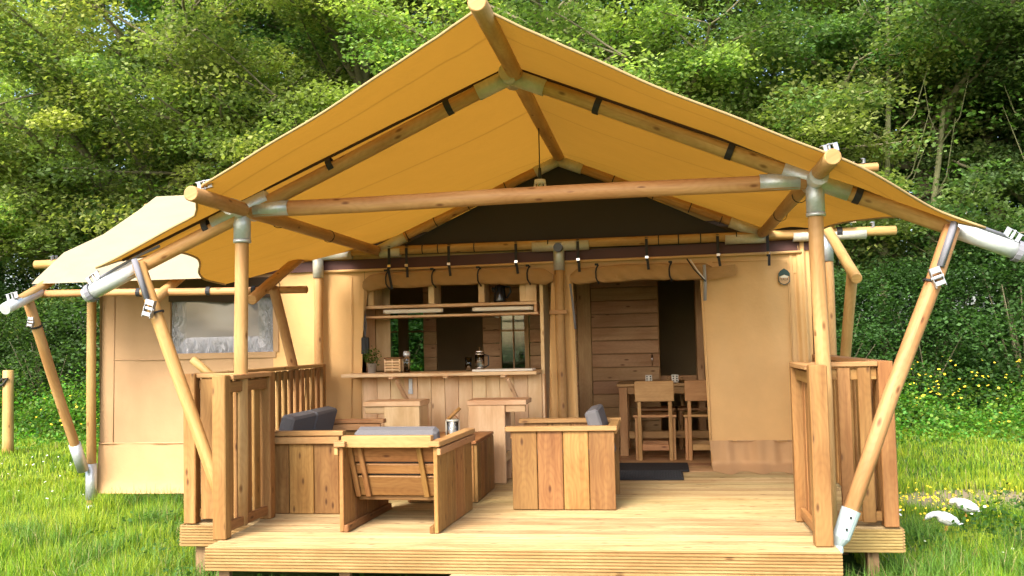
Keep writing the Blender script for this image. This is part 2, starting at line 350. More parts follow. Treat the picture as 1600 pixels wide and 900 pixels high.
def ratchet(parent, c, rz=0, s=1.0, tilt=0):
    s *= .8
    """steel ratchet buckle: side plates, spindle, handle"""
    rot = (Matrix.Rotation(rz, 3, 'Z') @ Matrix.Rotation(tilt, 3, 'Y')); mb = MB(); c = Vector(c)
    for sx in (-1, 1): mb.box(c+rot @ Vector((sx*.024*s, 0, 0)), (.004*s, .03*s, .1*s), .001, rot)
    mb.box(c+rot @ Vector((0, -.012*s, .035*s)), (.05*s, .008*s, .03*s), .002, rot); mb.box(c+rot @ Vector((0, -.014*s, -.03*s)), (.05*s, .012*s, .022*s), .002, rot)
    mb.tube([c+rot @ Vector((-.03*s, 0, 0)), c+rot @ Vector((.03*s, 0, 0))], .009*s, 8)
    return link('ratchet_buckle', mb.mesh('ratchet_buckle', BUCKLE), parent)
def dup(root, loc, rz, label, group=None):
    r = root.copy(); COL.objects.link(r); r.location = loc; r.rotation_euler = (0, 0, rz); r['label'] = label
    if group: r['group'] = group
    for ch in list(root.children):
        c = ch.copy(); COL.objects.link(c); c.parent = r
        for g in ch.children:
            d = g.copy(); COL.objects.link(d); d.parent = c
    return r
ZD = .42      # deck surface

# ---------------------------------------------------------------- ground
def ground():
    mb = MB(); xs = [-400, -60, -25]+[x*.5 for x in range(-40, 41)]+[25, 60, 400]; ys = [-400, -60, -10]+[y*.5 for y in range(0, 61)]+[40, 80, 400]
    def h(x, y):
        if abs(x) > 22 or y > 31 or y < -11: return 0
        return .03*math.sin(x*.9+1)*math.cos(y*.7)+.02*math.sin(x*2.3+y*1.7)
    n = len(xs)
    for y in ys:
        for x in xs: mb.v.append(Vector((x, y, h(x, y)-.02)))
    for j in range(len(ys)-1):
        for i in range(n-1): mb.poly([j*n+i, j*n+i+1, (j+1)*n+i+1, (j+1)*n+i], [(0, 0)]*4)
    o = link('ground', mb.mesh('ground', GROUND, True)); tag(o, kind='structure')
FRAME[0] = Matrix.Identity(4); ground()

# ---------------------------------------------------------------- deck
def decking_profile(w, t, k=7, gd=.0045):
    """cross-section (across, up) of a ridged decking board"""
    p = [(-w/2, -t), (-w/2, -.004), (-w/2+.004, 0)]; step = (w-.012)/k
    for i in range(k):
        x = -w/2+.006+i*step; p += [(x+.001, 0), (x+step*.56, 0), (x+step*.64, -gd), (x+step*.92, -gd)]
    p += [(w/2-.004, 0), (w/2, -.004), (w/2, -t)]; return p
def ridged(Ln, w, t, m):
    k = ('rdg', round(Ln, 3), w, m.name)
    if k in CACHE: return CACHE[k]
    pr = decking_profile(w, t, gd=.010 if m is W_FASC else .005); mb = MB(); n = len(pr)
    for x in (-Ln/2, Ln/2):
        for a, z in pr: mb.v.append(Vector((x, a, z)))
    for i in range(n):
        j = (i+1) % n; a0, a1 = pr[i][0]+pr[i][1], pr[j][0]+pr[j][1]; mb.poly([i, i+n, j+n, j], [(-Ln/2, a0), (Ln/2, a0), (Ln/2, a1), (-Ln/2, a1)])
    mb.poly(list(range(n)), [(5+a, z) for a, z in pr]); mb.poly(list(range(2*n-1, n-1, -1)), [(5+a, z) for a, z in reversed(pr)])
    me = mb.mesh('deck_board', m); CACHE[k] = me; return me
def deck():
    t = thing('wooden_deck', 'raised pale timber deck of long ridged boards in front of the tent', 'deck', (-.9, 7.3, 0), local=False)
    y = 5.70; i = 0
    while y < 9.15:
        x0, x1 = (-2.75, .955) if y+.07 < 6.40 else (-3.26, 1.43)
        w = .140
        o = link('deck_board', ridged(x1-x0, w, .026, W_DECK), t, Matrix.Translation(((x0+x1)/2, y+w/2, ZD+random.uniform(-.0015, .0015))))
        y += .1455
    def fascia(x0, x1, yy):
        Mx = Matrix(((1, 0, 0), (0, 0, -1), (0, 1, 0))).to_4x4(); Mx.translation = Vector(((x0+x1)/2, yy, ZD-.071-.004))
        link('fascia_board', ridged(x1-x0, .140, .024, W_FASC), t, Mx)
    fascia(-2.755, .96, 5.672); fascia(-3.265, -2.757, 6.36); fascia(.962, 1.435, 6.36)
    for x in (-3.255, 1.425):
        Mx = Matrix(((0, 0, 1 if x > 0 else -1), (1 if x > 0 else -1, 0, 0), (0, 1, 0))).to_4x4(); Mx.translation = Vector((x+(.03 if x > 0 else -.03), 7.76, ZD-.075)); link('fascia_board', ridged(2.75, .140, .024, W_FASC), t, Mx)
    for x in (-2.72, .925):
        Mx = Matrix(((0, 0, 1 if x > 0 else -1), (1 if x > 0 else -1, 0, 0), (0, 1, 0))).to_4x4(); Mx.translation = Vector((x+(.03 if x > 0 else -.03), 6.03, ZD-.075)); link('fascia_board', ridged(.66, .140, .024, W_FASC), t, Mx)
    for yy in (5.80, 6.7, 7.6, 8.6):
        x0, x1 = (-2.7, .9) if yy < 6.4 else (-3.2, 1.37)
        block(t, 'joist', W_STAKE, (x0, yy-.022, ZD-.17), (x1, yy+.022, ZD-.03))
    for x in (-2.66, -1.9, -.9, .1, .86): block(t, 'support_post', W_STAKE, (x-.035, 5.73, -.1), (x+.035, 5.80-.024, ZD-.04))
    for x in (-3.15, -3.0, 1.27):
        block(t, 'support_post', W_STAKE, (x-.035, 6.42, -.1), (x+.035, 6.5, ZD-.04))
    for x in (-3.1, -.9, 1.3):
        for yy in (7.6, 8.6): block(t, 'support_post', W_STAKE, (x-.035, yy+.03, -.1), (x+.035, yy+.1, ZD-.04))
deck()
def step():
    t = thing('deck_step', 'low pale timber step against the front edge of the deck', 'step', (-.72, 5.45, 0), local=False)
    for i in range(2): link('deck_board', ridged(1.0, .140, .026, W_DECK), t, Matrix.Translation((-.72, 5.38+i*.146, .295)))
    for x in (-1.15, -.29): block(t, 'side_board', W_FASC, (x-.015, 5.32, 0), (x+.015, 5.6, .268))
step()

# ---------------------------------------------------------------- railings
TOPZ = 1.445
def rail_run(t, a, b, inner, slat_m=W_RAIL, w=.085, gap=.055, caps=True, both=False):
    """balustrade from a to b (xy), slats screwed to the side 'inner' points at; rails top and bottom"""
    a, b = Vector((*a, 0)), Vector((*b, 0)); d = (b-a).normalized(); n = Vector((*inner, 0)).normalized(); up = Vector((0, 0, 1)); Ln = (b-a).length
    z0 = ZD+.03; z1 = TOPZ-.035
    board(t, 'top_rail', W_RAIL, a+up*(z1-.045)+d*.002, b+up*(z1-.045)-d*.002, .07, .032, n)
    board(t, 'bottom_rail', W_RAIL, a+up*(z0+.035)+d*.002, b+up*(z0+.035)-d*.002, .06, .032, n)
    if caps: board(t, 'rail_cap', W_CAP, a+up*(TOPZ-.016), b+up*(TOPZ-.016), .1, .03, up)
    k = int((Ln-gap)/(w+gap)); sp = (Ln-k*w)/(k+1)
    for i in range(k):
        c = a+d*(sp+w/2+i*(w+sp)); board(t, 'slat', slat_m, c+n*.0275+up*(z0), c+n*.0275+up*(z1), w, .022, n)
    if both:
        for i in range(k+1):
            c = a+d*(sp/2+i*(w+sp)); 
            if 0.05 < (c-a).length < Ln-.05: board(t, 'slat', slat_m, c-n*.0275+up*(z0), c-n*.0275+up*(z1), w, .022, n)
def newel(t, x, y, s=.088, z1=TOPZ, m=W_RAIL): block(t, 'newel_post', m, (x-s/2, y-s/2, ZD+.002), (x+s/2, y+s/2, z1), .006)
def railings():
    t = thing('deck_railing', 'left slatted timber railing beside the grey-cushioned sofa', 'railing', (-2.98, 6.43, ZD), local=False, group='railings on the two sides of the deck')
    newel(t, -2.752, 5.905); newel(t, -2.752, 6.625)
    rail_run(t, (-2.742, 5.952), (-2.742, 6.578), (-1, 0), caps=True, w=.095, gap=.028)
    newel(t, -3.212, 6.43)
    rail_run(t, (-3.165, 6.45), (-2.80, 6.45), (0, -1), w=.09, gap=.02)
    newel(t, -3.212, 9.03); rail_run(t, (-3.212, 6.478), (-3.212, 8.982), (1, 0), w=.075, gap=.055)
    t = thing('deck_railing', 'right slatted timber railing below the canvas wall with the shield badge', 'railing', (1.15, 6.43, ZD), local=False, group='railings on the two sides of the deck')
    newel(t, .888, 5.85, .1); newel(t, .875, 6.6, .08)
    rail_run(t, (.878, 5.902), (.878, 6.558), (1, 0), w=.10, gap=.018)
    newel(t, 1.385, 6.44, .09)
    rail_run(t, (.93, 6.44), (1.338, 6.44), (0, -1), w=.078, gap=.042)
    newel(t, 1.385, 9.03); rail_run(t, (1.385, 6.487), (1.385, 8.982), (-1, 0), w=.075, gap=.055)
railings()

# ---------------------------------------------------------------- tent: frame of poles
tent = thing('safari_tent', 'big ochre canvas safari tent on peeled log poles with open gabled porch', 'tent', (-1.8, 9.1, 0), local=False)
YP, YW = 6.2, 9.1
XR = -.895
PL, PR, PA = Vector((-2.735, YP, 2.537)), Vector((.972, YP, 2.564)), Vector((-.90, YP, 3.33))
WL, WR, WA = Vector((-2.646, YW, 2.513)), Vector((.945, YW, 2.543)), Vector((-.887, YW, 3.30))
def frame():
    T = tent
    # ridge pole of the porch, runs back to the main ridge
    a = Vector((XR+.035, 4.80, 3.335)); b = Vector((-.885, 10.75, 3.33)); rp = pole(T, 'ridge_pole', W_POLE, a, b, .05, wob=.004)
    # eave purlins of the porch
    pl0 = Vector((-2.73, 5.46, 2.54)); prl = pole(T, 'purlin', W_POLE, pl0, WL+Vector((0, .1, 0)), .047); pr0 = Vector((.975, 5.56, 2.594)); prr = pole(T, 'purlin', W_POLE, pr0, WR+Vector((0, .1, 0)), .047)
    for p, a0 in ((prl, pl0), (prr, pr0)):
        ratchet(p, a0+Vector((.01, .16, .075)), .2, 1.2, 1.35)
    # front truss
    tl, tr = Vector((-3.86, YP, 1.995)), Vector((2.16, YP, 2.07))
    rl = pole(T, 'rafter', W_POLE, PA, tl, .047); rr = pole(T, 'rafter', W_POLE, PA+Vector((0, 0, .002)), tr, .047)
    bm = pole(T, 'tie_beam', W_POLE, PL+Vector((.05, 0, -.002)), PR+Vector((-.05, 0, -.002)), .052, wob=.007)
    sleeve(bm, PL+Vector((.09, 0, 0)), PL+Vector((.33, 0, 0))); sleeve(bm, PR+Vector((-.09, 0, 0)), PR+Vector((-.33, 0, 0)))
    for q, r_ in ((PL, rl), (PR, rr)):
        s = -1 if q is PL else 1; dirr = (PA-q).normalized()
        sleeve(r_, q-dirr*.22, q+dirr*.2, .055)
        for o_, k in ((rl if s < 0 else rr, .35), (rl if s < 0 else rr, .95), (rl if s < 0 else rr, 1.5)):
            pass
    for q, o_ in ((pl0, prl), (pr0, prr)):
        p_ = PL if o_ is prl else PR; sleeve(o_, p_+Vector((0, -.19, 0)), p_+Vector((0, .2, 0)), .056)
    sleeve(rp, PA+Vector((0, -.12, 0)), PA+Vector((0, .14, 0)), .06, STEEL2)
    for o_, e in ((rl, PL), (rr, PR)):
        dd = (e-PA).normalized(); sleeve(o_, PA+dd*.02, PA+dd*.24, .056, STEEL2)
        Ln = (e-PA).length; o2 = o_
        for k in ((.45, 1.32) if o_ is rl else (.6, 1.48)): wrap(o2, PA, e, k, .05, .042, name='canvas_strap')
        wrap(o2, e, e+dd, .27, .05, .042, name='canvas_strap')
    # dark tube painting in the shadow crease between front rafters and canvas
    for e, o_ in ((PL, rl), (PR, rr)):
        dd = (e-PA).normalized(); nn = Vector((0, 1, 0)).cross(dd); nn = nn if nn.z > 0 else -nn; cord(o_, 'crease_shadow_tube', simple('crease_shadow_brown_%d' % (1 if e is PL else 2), (.05, .02, .01), .8), [PA+dd*.05+nn*.052+Vector((0, -.02, 0)), PA+dd*1.0+nn*.05+Vector((0, -.02, 0)), e+dd*.9+nn*.05+Vector((0, -.02, 0))], .010)
    # white end sleeves on the rafter tails
    dl = (tl-PL).normalized(); dr = (tr-PR).normalized()
    sleeve(rl, tl-dl*.42, tl+dl*.004, .053, WHITE_SLV, 'end_sleeve'); sleeve(rr, tr-dr*.45, tr+dr*.006, .053, WHITE_SLV, 'end_sleeve')
    for o_, e, dd in ((rl, tl, dl), (rr, tr, dr)):
        ratchet(o_, e-dd*.07+Vector((0, -.01, .085)), 0, 1.35, 1.0 if dd.x < 0 else -1.0); wrap(o_, e-dd*.2, e, .16, .06, .035, GREYWEB)
        cord(o_, 'tension_strap', GREYWEB, [e-dd*.12+Vector((0, -.02, .066)), e-dd*.45+Vector((0, -.02, .068)), e-dd*.6+Vector((0, -.01, .06))], .010, 6)
    # front posts
    for q, foot in ((PL, (-2.762, 6.205)), (PR, (.985, 6.205))):
        p = pole(T, 'post', W_POLE, (foot[0] if q is PL else q.x+.01, YP+.003, ZD+.03), q-Vector((0, 0, .02)), .047, .045, wob=.006)
        sleeve(p, q+Vector((0, 0, .03)), q+Vector((0, 0, -.22)), .056); sleeve(p, q+Vector((0, 0, -.2)), q+Vector((0, 0, -.222)), .059)
    # front V struts
    s1a, s1b = Vector((-3.44, YP-.07, 2.20)), Vector((-2.86, YP+.02, .50)); s2a, s2b = Vector((1.735, YP-.09, 2.24)), Vector((1.06, YP-.26, .60))
    st = pole(T, 'strut', W_POLE, s1a, s1b, .044, wob=.007); st2 = pole(T, 'strut', W_POLE, s2a, s2b, .048, wob=.007)
    for s_, a_, b_ in ((st, s1a, s1b), (st2, s2a, s2b)):
        dd = (b_-a_).normalized(); cord(s_, 'tension_strap', GREYWEB, [a_+Vector((0, -.055, .02)), a_+dd*.26+Vector((0, -.055, 0))], .022, 4)
        ratchet(s_, a_+dd*.33+Vector((0, -.07, 0)), 0, 1.5, .28 if a_.x < 0 else -.33); wrap(s_, a_, b_, .36, .05, .014)
    # bent steel foot of the right strut on the deck corner
    dd = (s2b-s2a).normalized(); mb = MB(); mb.tube([s2b-dd*.01, s2b+dd*.16, s2b+dd*.2+Vector((-.01, 0, -.02))], [.056, .05, .02], 14); mb.box(s2b+dd*.2+Vector((-.02, 0, -.03)), (.08, .06, .05), .01)
    for k in (.03, .1): mb.tube([s2b+dd*k+Vector((0, -.056, 0)), s2b+dd*k+Vector((0, -.062, 0))], .008, 6, m=1)
    o = link('strut_foot', mb.mesh('strut_foot', [simple('pale_zinc', (.5, .6, .62), .4, .3, .1, 30), DGREY], False), st2)
    # wall truss
    e1, e2 = Vector((-6.226, YW, 2.50)), Vector((2.109, YW, 2.527))
    bt = pole(T, 'tie_beam', W_POLE, e1, e2, .043, wob=.004)
    for a_, b_ in ((-3.2, -2.9), (-2.62, -2.42), (-3.46, -3.3), (-1.15, -.62), (.62, .98), (1.22, 1.46), (1.52, 1.85)): sleeve(bt, (a_, YW, 2.493+.0035*(a_+3)), (b_, YW, 2.493+.0035*(b_+3)), .05, STEEL2)
    for x in (-2.52, -2.35, -1.94, -1.30, -.72, -.09, .55, .99): # webbing clips from the tie beam to the wall top
        Ln = .30 if x < -2.45 else .17
        mb = MB(); mb.box((x, YW-.05, 2.43), (.026, .004, .20), .001); mb.box((x, YW-.01, 2.545), (.026, .09, .004), .001); mb.box((x+.008, YW-.056, 2.32-Ln/2+.07), (.024, .005, Ln*.7), .001, Matrix.Rotation(random.uniform(-.25, .1), 3, 'Y'))
        s_ = link('clip_strap', mb.mesh('clip_strap', BLACK), bt); mb = MB(); mb.box((x, YW-.06, 2.36), (.034, .012, .026), .003); link('buckle', mb.mesh('buckle', CHROME), bt)
    for x in (-2.2, -2.05, -1.7, -1.0, .02, .2, .4, .72): wrap(bt, (-6.226, YW, 2.50), (2.109, YW, 2.527), x+6.226, .044, .010, name='lashing')
    wrap(bt, e1, e2, 1.62+6.226, .05, .05)
    for e, s_ in ((e1, 1), (e2, -1)): ratchet(bt, e+Vector((s_*.2, 0, .06)), 1.2, 1.1, 1.4)
    for q in (WL, WR):
        r_ = pole(T, 'rafter', W_POLE, WA, q+Vector((0, -.0, .01)), .042); dd = (q-WA).normalized(); Lr = (q-WA).length
        sleeve(r_, WA+dd*.0, WA+dd*.24, .05, STEEL2); sleeve(r_, q-dd*.3, q-dd*.02, .05, STEEL2)
        for k in (.55, .95, 1.3, 1.6): wrap(r_, WA, q, k, .043, .009, name='lashing')
    # wall row posts
    for x, r_ in ((-3.241, .044), (XR-.007, .046), (1.513, .044), (-5.607, .046)):
        base = .02 if x < -5 else ZD
        p = pole(T, 'post', W_POLE, (x+(.012 if x > 1 else 0), YW-.004, base), (x, YW-.004, 2.48), r_, wob=.006)
        if x > -5: sleeve(p, (x, YW-.004, 2.53), (x, YW-.004, 2.27), .052, STEEL if x > -2 else STEEL2)
        else:
            sleeve(p, (x, YW-.004, .15), (x, YW-.004, .5), .055); sleeve(p, (x, YW-.004, .0), (x, YW-.004, .10), .055)
    sleeve(tent, (XR-.004, YW-.12, 2.475), (XR-.004, YW, 2.475), .042, DGREY, 'coupling_plug')
    block(tent, 'rail_bracket', W_POLE, (XR-.10, YW-.055, 1.86), (XR+.06, YW-.052+.03, 1.90))
    # rafter tails of the main roof, sloping down toward the camera, with short struts
    for x, yb, zb in ((-3.241, 7.52, 2.0), (1.513, 7.84, 2.04), (-5.62, 7.80, 2.0), (-4.4, 8.05, 2.03)):
        a = Vector((x, YW, 2.47)); b = Vector((x, yb, zb)); a2 = a+(a-b)*1.2
        rt = pole(T, 'rafter_tail', W_POLE, Vector((x, 10.6, 3.2)), b, .045, wob=.003)
        if x == -5.62:
            dd = (b-a).normalized(); sleeve(rt, b-dd*.5, b+dd*.005, .051, WHITE_SLV, 'end_sleeve'); ratchet(rt, b-dd*.1+Vector((0, 0, .08)), .3, 1.3, 1.3)
            sa = b-dd*.42+Vector((-.03, -.06, -.02)); sb = Vector((-5.63, YW-.11, .45)); s_ = pole(T, 'strut', W_POLE, sa, sb, .048); sleeve(s_, sb+(sa-sb).normalized()*.3, sb, .056); ratchet(s_, sa+(sb-sa).normalized()*.26+Vector((0, -.06, 0)), .1, 1.2, .15)
            wrap(s_, sa, sb, .3, .05, .02)
        elif x != -4.4:
            sa = Vector((x, 7.98, 2.12)); sb = Vector((x+.0, YW-.12, ZD+.1)); s_ = pole(T, 'strut', W_POLE, sa, sb, .044); wrap(rt, Vector((x, yb, zb)), a, .5, .046, .01, name='lashing')
    # eave pole and main ridge
    ep = pole(T, 'eave_pole', W_POLE, (-5.62, 8.30, 2.15), (-3.06, 8.30, 2.115), .034)
    for x in (-4.65, -3.98, -3.55): wrap(ep, (-5.62, 8.30, 2.15), (-3.06, 8.30, 2.115), x+5.62, .036, .04)
    mr = pole(T, 'ridge_pole', W_POLE, (-6.0, 10.85, 3.30), (2.36, 10.85, 3.385), .05)
    for e, s_ in (((-6.0, 10.85, 3.30), 1), ((2.36, 10.85, 3.385), -1)): ratchet(mr, Vector(e)+Vector((s_*.15, 0, .075)), 1.2, 1.2, 1.4)
    for x in (-6.1, -2.6, 1.9): pole(T, 'post', W_POLE, (x, 12.65, .0), (x, 12.65, 2.48), .045)
    pole(T, 'tie_beam', W_POLE, (-6.2, 12.65, 2.5), (2.1, 12.65, 2.52), .043)
    # black hooks hanging on the purlins
    for o_, p, q in ((prl, PL, WL), (prl, PL, WL), (prr, PR, WR), (prr, PR, WR)): pass
    for o_, p, q in ((prl, PL, WL), (prr, PR, WR)):
        for k in (.6, 1.6): wrap(o_, p, q, k, .048, .016, name='hook')
    # wooden lever leaning behind the left railing
    pole(T, 'strut', W_POLE, (-3.49, 7.0, 1.535), (-3.27, 6.98, 1.36), .032)
frame()

# ---------------------------------------------------------------- tent: canvas
def sm(t): t = max(0, min(1, t)); return t*t*(3-2*t)
def interp(pts, x):
    if x <= pts[0][0]: return pts[0][1]
    for (a, va), (b, vb) in zip(pts, pts[1:]):
        if x <= b: t = (x-a)/(b-a); return va+(vb-va)*t
    return pts[-1][1]
def roof_z(dd): return 3.335+.055-.43*dd
def porch_roof():
    # left and right slopes of the porch; d = distance from the ridge, back edge follows the valley with the main roof
    for side in (-1, 1):
        eave = [(5.6, 3.0), (6.05, 2.9), (6.2, 2.72), (6.4, 2.53), (6.7, 2.50), (6.95, 2.53), (7.15, 2.60), (7.35, 2.72), (7.6, 2.80), (8.3, 2.84)] if side < 0 else [(5.6, 2.95), (6.0, 2.8), (6.15, 2.62), (6.3, 2.50), (6.56, 2.42), (7.15, 2.30), (7.8, 2.22), (8.7, 2.16)]
        dmax = 3.02
        def fy(dd):
            if dd < 1.8: return 5.0+.58*(dd/1.8)**1.15
            return (5.58+.46*sm((dd-1.8)/.35)+.06*sm((dd-2.2)/.8)) if side < 0 else 5.58+.42*sm((dd-1.8)/1.0)
        def eav(y): return sum(interp(eave, y+o) for o in (-.08, -.04, 0, .04, .08))/5
        def by(dd): return 11.1-dd*1.0
        nu, nv = 72, 64
        def f(u, v):
            dd = u*dmax; y0, y1 = fy(dd), by(dd); y = y0+(y1-y0)*v
            e = eav(y)
            # squeeze the outer part to the scalloped eave edge
            if dd > 1.9: dd = 1.9+(dd-1.9)*(e-1.9)/(dmax-1.9)
            z = roof_z(dd)+(.0 if side < 0 else .02)
            z += .012*math.sin(y*6.3+dd*2)*math.exp(-((dd-1.83)/.35)**2)+.010*math.exp(-((y-YP)/.05)**2)-.006*math.sin(dd*15+y*11)*math.exp(-((y-YP-.25)/.25)**2)
            sag = .05*math.sin(math.pi*min(1, dd/1.83))*(1-abs(2*((y-YP)/(YW-YP))-1)**2 if YP < y < YW else 0)
            z -= sag
            if y < YP: z -= .05*((YP-y)/1.15)**2*math.sin(math.pi*min(1, dd/1.83))+.02*((YP-y)/1.15)**2
            z += .004*math.sin(dd*7+y*2)
            # folds that radiate from the ridge tip
            if y < YP: z += .008*math.sin(math.atan2(dd, y-4.6)*24)*math.exp(-dd*1.6)*(YP-y)*min(1, (y-5)*3)
            return (XR+side*dd, y, z)
        nm = 'porch_roof_canvas'; mb = MB()
        if side < 0: mb.grid(lambda u, v: f(1-u, v), nu, nv, uvs=lambda u, v: ((1-u)*3, v*5))
        else: mb.grid(f, nu, nv, uvs=lambda u, v: (u*3, v*5))
        # rows along slope: uv.x seams follow the run of the roof
        o = link(nm, mb.mesh(nm, C_ROOF, True), tent)
        # rolled hem along the front edge
        pts = [Vector(f(i/40, 0)) for i in range(41)]; link('hem', MB().tube(pts, .008, 6).mesh('hem', HEM, True), o)
        pts = [Vector(f(1, i/40)) for i in range(41)]; link('hem', MB().tube(pts, .009, 6).mesh('hem', C_ROOF, True), o)
porch_roof()
def main_roof():
    # front slope: left wing, right wing (porch valley cuts between), rear slope
    rz, ez, yR = 3.40, 2.56, 10.85
    def zline(y): return rz-(yR-y)*.4575
    def side_l(u, v):   # u from rake edge to valley, v from eave to ridge
        y = 8.28+(yR-8.28)*v; xl = interp([(0, -5.70), (.3, -5.88), (.5, -5.76), (.8, -5.80), (1, -5.86)], v)
        dd = min((10.88-y)/1.0, 3.02); xr = XR-dd-.10; xr = min(xr, -3.78) if y < 8.95 else xr; x = xl+(xr-xl)*u
        return (x, y, zline(y)+.05-.05*math.sin(math.pi*u)*math.sin(math.pi*v)-(.02 if v > 0 else .03))
    def side_r(u, v):
        y = 8.98+(yR-8.98)*v; xr = interp([(0, 1.75), (.3, 1.80), (.7, 1.93), (1, 2.12)], v); dd = min((10.88-y)/1.0, 2.6); xl = XR+dd+.10; xl = min(xl, xr-.02); x = xl+(xr-xl)*u
        return (x, y, zline(y)+.055-.04*math.sin(math.pi*u)*math.sin(math.pi*v))
    for nm, f in (('left', side_l), ('right', side_r)):
        o = link('main_roof_canvas', MB().grid(f, 40, 30, uvs=lambda u, v: (u*3, v*3)).mesh('main_roof_canvas', C_MAIN, True), tent)
    link('main_roof_canvas', MB().grid(lambda u, v: (-5.85+7.95*u, 10.85+2.6*v, 3.40+.04*u-1.19*v), 30, 12, uvs=lambda u, v: (u*8, v*3)).mesh('main_roof_canvas', C_MAIN, True), tent)
C_MAIN = canvas('main_roof_canvas', (.35, .29, .18), (.50, .27, .07), (.7, .4, .1), .06, wr=.9)
main_roof()
def wall(name, m, bot, top, nx, nz, rip=.008, fr=11., y0=9.18, flare=0, parent=None, ph=0, hem=None):
    """canvas wall between polylines bot and top [(x,z)..] in the wall plane; rip = fold depth; flare pushes the foot outward"""
    def pt(line, u):
        n = len(line)-1; k = min(int(u*n), n-1); t = u*n-k; return (line[k][0]+(line[k+1][0]-line[k][0])*t, line[k][1]+(line[k+1][1]-line[k][1])*t)
    def f(u, v):
        a, b = pt(bot, u), pt(top, u); x = a[0]+(b[0]-a[0])*v; z = a[1]+(b[1]-a[1])*v
        y = y0+rip*math.sin(x*fr+ph+v*1.3)+rip*.5*math.sin(x*fr*2.7+ph*2+z*2)-flare*(max(0, .26-v)/.26)**2*(1+.35*math.sin(x*23+ph))
        return (x, y, z)
    return link(name, MB().grid(f, nx, nz, uvs=lambda u, v: (f(u, v)[0]*1.0, f(u, v)[2])).mesh(name, m, True), parent or tent)
def walls():
    # wing wall round the window
    wx0, wx1, wz0, wz1 = -4.80, -3.735, 1.57, 2.17
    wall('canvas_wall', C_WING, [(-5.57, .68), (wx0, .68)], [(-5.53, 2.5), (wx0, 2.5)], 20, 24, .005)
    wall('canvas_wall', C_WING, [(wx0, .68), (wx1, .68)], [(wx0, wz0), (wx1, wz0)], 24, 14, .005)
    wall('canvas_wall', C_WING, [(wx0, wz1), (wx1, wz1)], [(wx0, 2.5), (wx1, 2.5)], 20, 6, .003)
    wall('canvas_wall', C_WALL, [(wx1, .68), (-2.80, .68)], [(wx1, 2.5), (-2.80, 2.5)], 26, 30, .007, 9)
    wall('wall_skirt', C_SKIRT, [(-5.60, .20), (-3.2, .20)], [(-5.572, .70), (-3.2, .70)], 30, 12, .008, 9, 9.165, .03)
    cord(tent, 'skirt_seam', C_SKIRT, [(-5.57, 9.16, .69), (-4.2, 9.162, .69), (-3.3, 9.16, .69)], .006)
    for x in (-5.42,): cord(tent, 'wall_seam', C_WING, [(x, 9.172, .7), (x+.01, 9.172, 1.5), (x+.02, 9.172, 2.3)], .004)
    cord(tent, 'wall_seam', C_WING, [(-5.42, 9.172, 1.52), (-4.95, 9.172, 1.51), (-4.84, 9.172, 1.51)], .004)
    # window: border strips, shade flap and pane
    w = link('window', MB().grid(lambda u, v: (wx0+(wx1-wx0)*u, 9.19+.002*math.sin(u*9)*math.sin(v*5), wz0+(wz1-wz0)*v), 20, 12, uvs=lambda u, v: (u, v)).mesh('window', PANE, True), tent)
    for a, b in (((wx0-.03, wz0-.03), (wx1+.03, wz0-.03)), ((wx0-.03, wz0-.002), (wx0-.03, wz1)), ((wx1+.03, wz0-.002), (wx1+.03, wz1))):
        board(w, 'window_border', C_WING, (a[0], 9.166, a[1]), (b[0], 9.166, b[1]), .055, .006, (0, -1, 0), .002)
    wall('shade_flap', simple('shade_brown', (.06, .04, .025), .9), [(wx0-.01, 2.085), (-4.5, 2.085), (-4.2, 2.06), (-3.9, 2.10), (wx1+.01, 2.10)], [(wx0-.01, 2.30), (-4.5, 2.3), (-4.2, 2.3), (-3.9, 2.30), (wx1+.01, 2.3)], 16, 3, .004, 12, 9.15, parent=w)
    # left wall panel edge of the kitchen opening (slants), strip above the openings
    wall('canvas_wall', C_WALL, [(-2.80, ZD), (-2.875, ZD)], [(-2.80, 2.5), (-2.80, 2.5)], 2, 2, 0)
    wall('canvas_wall', C_WALL, [(-2.82, .42), (-2.875, .42)], [(-2.82, .68), (-2.875, .68)], 2, 2, 0)
    wall('canvas_wall', C_WALL, [(-2.80, 1.3), (-2.86, 1.3), (-2.88, 1.3)][::-1], [(-2.80, 2.2), (-2.79, 2.2), (-2.765, 2.2)][::-1], 4, 10, .0)
    wall('canvas_wall', C_WALL, [(-2.801, 2.18), (1.36, 2.18)], [(-2.801, 2.5), (1.36, 2.5)], 50, 6, .004, 8)
    # between the openings
    wall('canvas_wall', C_WALL, [(-1.06, ZD), (-.755, ZD)], [(-.985, 2.22), (-.785, 2.22)], 14, 24, .018, 34, 9.17)
    # right of the door: drawn curtain edge, folds, flared foot
    wall('canvas_wall', C_WALL, [(.425, .66), (1.19, .66)], [(.385, 2.22), (1.19, 2.22)], 40, 30, .006, 9, 9.17, ph=1)
    wall('canvas_wall', C_WALL, [(1.188, .66), (1.37, .66)], [(1.188, 2.5), (1.37, 2.5)], 18, 24, .018, 46, 9.165, ph=.4)
    wall('wall_skirt', C_SKIRT, [(.44, ZD+.004), (1.36, ZD+.004)], [(.425, .68), (1.36, .68)], 60, 18, .02, 17, 9.155, .27, ph=1)
    cord(tent, 'skirt_seam', C_SKIRT, [(.43, 9.15, .672), (.8, 9.152, .672), (1.19, 9.15, .672)], .005)
    cord(tent, 'wall_seam', C_WALL, [(1.185, 9.155, .7), (1.18, 9.15, 1.5), (1.17, 9.15, 2.3), (.8, 9.155, 2.305), (.5, 9.155, 2.303)], .005)
    cord(tent, 'wall_seam', C_WALL, [(.44, 9.158, .45), (.43, 9.15, 1.2), (.395, 9.15, 2.15)], .007)
    cord(tent, 'wall_seam', C_WALL, [(-2.95, 9.168, .7), (-2.94, 9.166, 1.5), (-2.93, 9.168, 2.28)], .004)
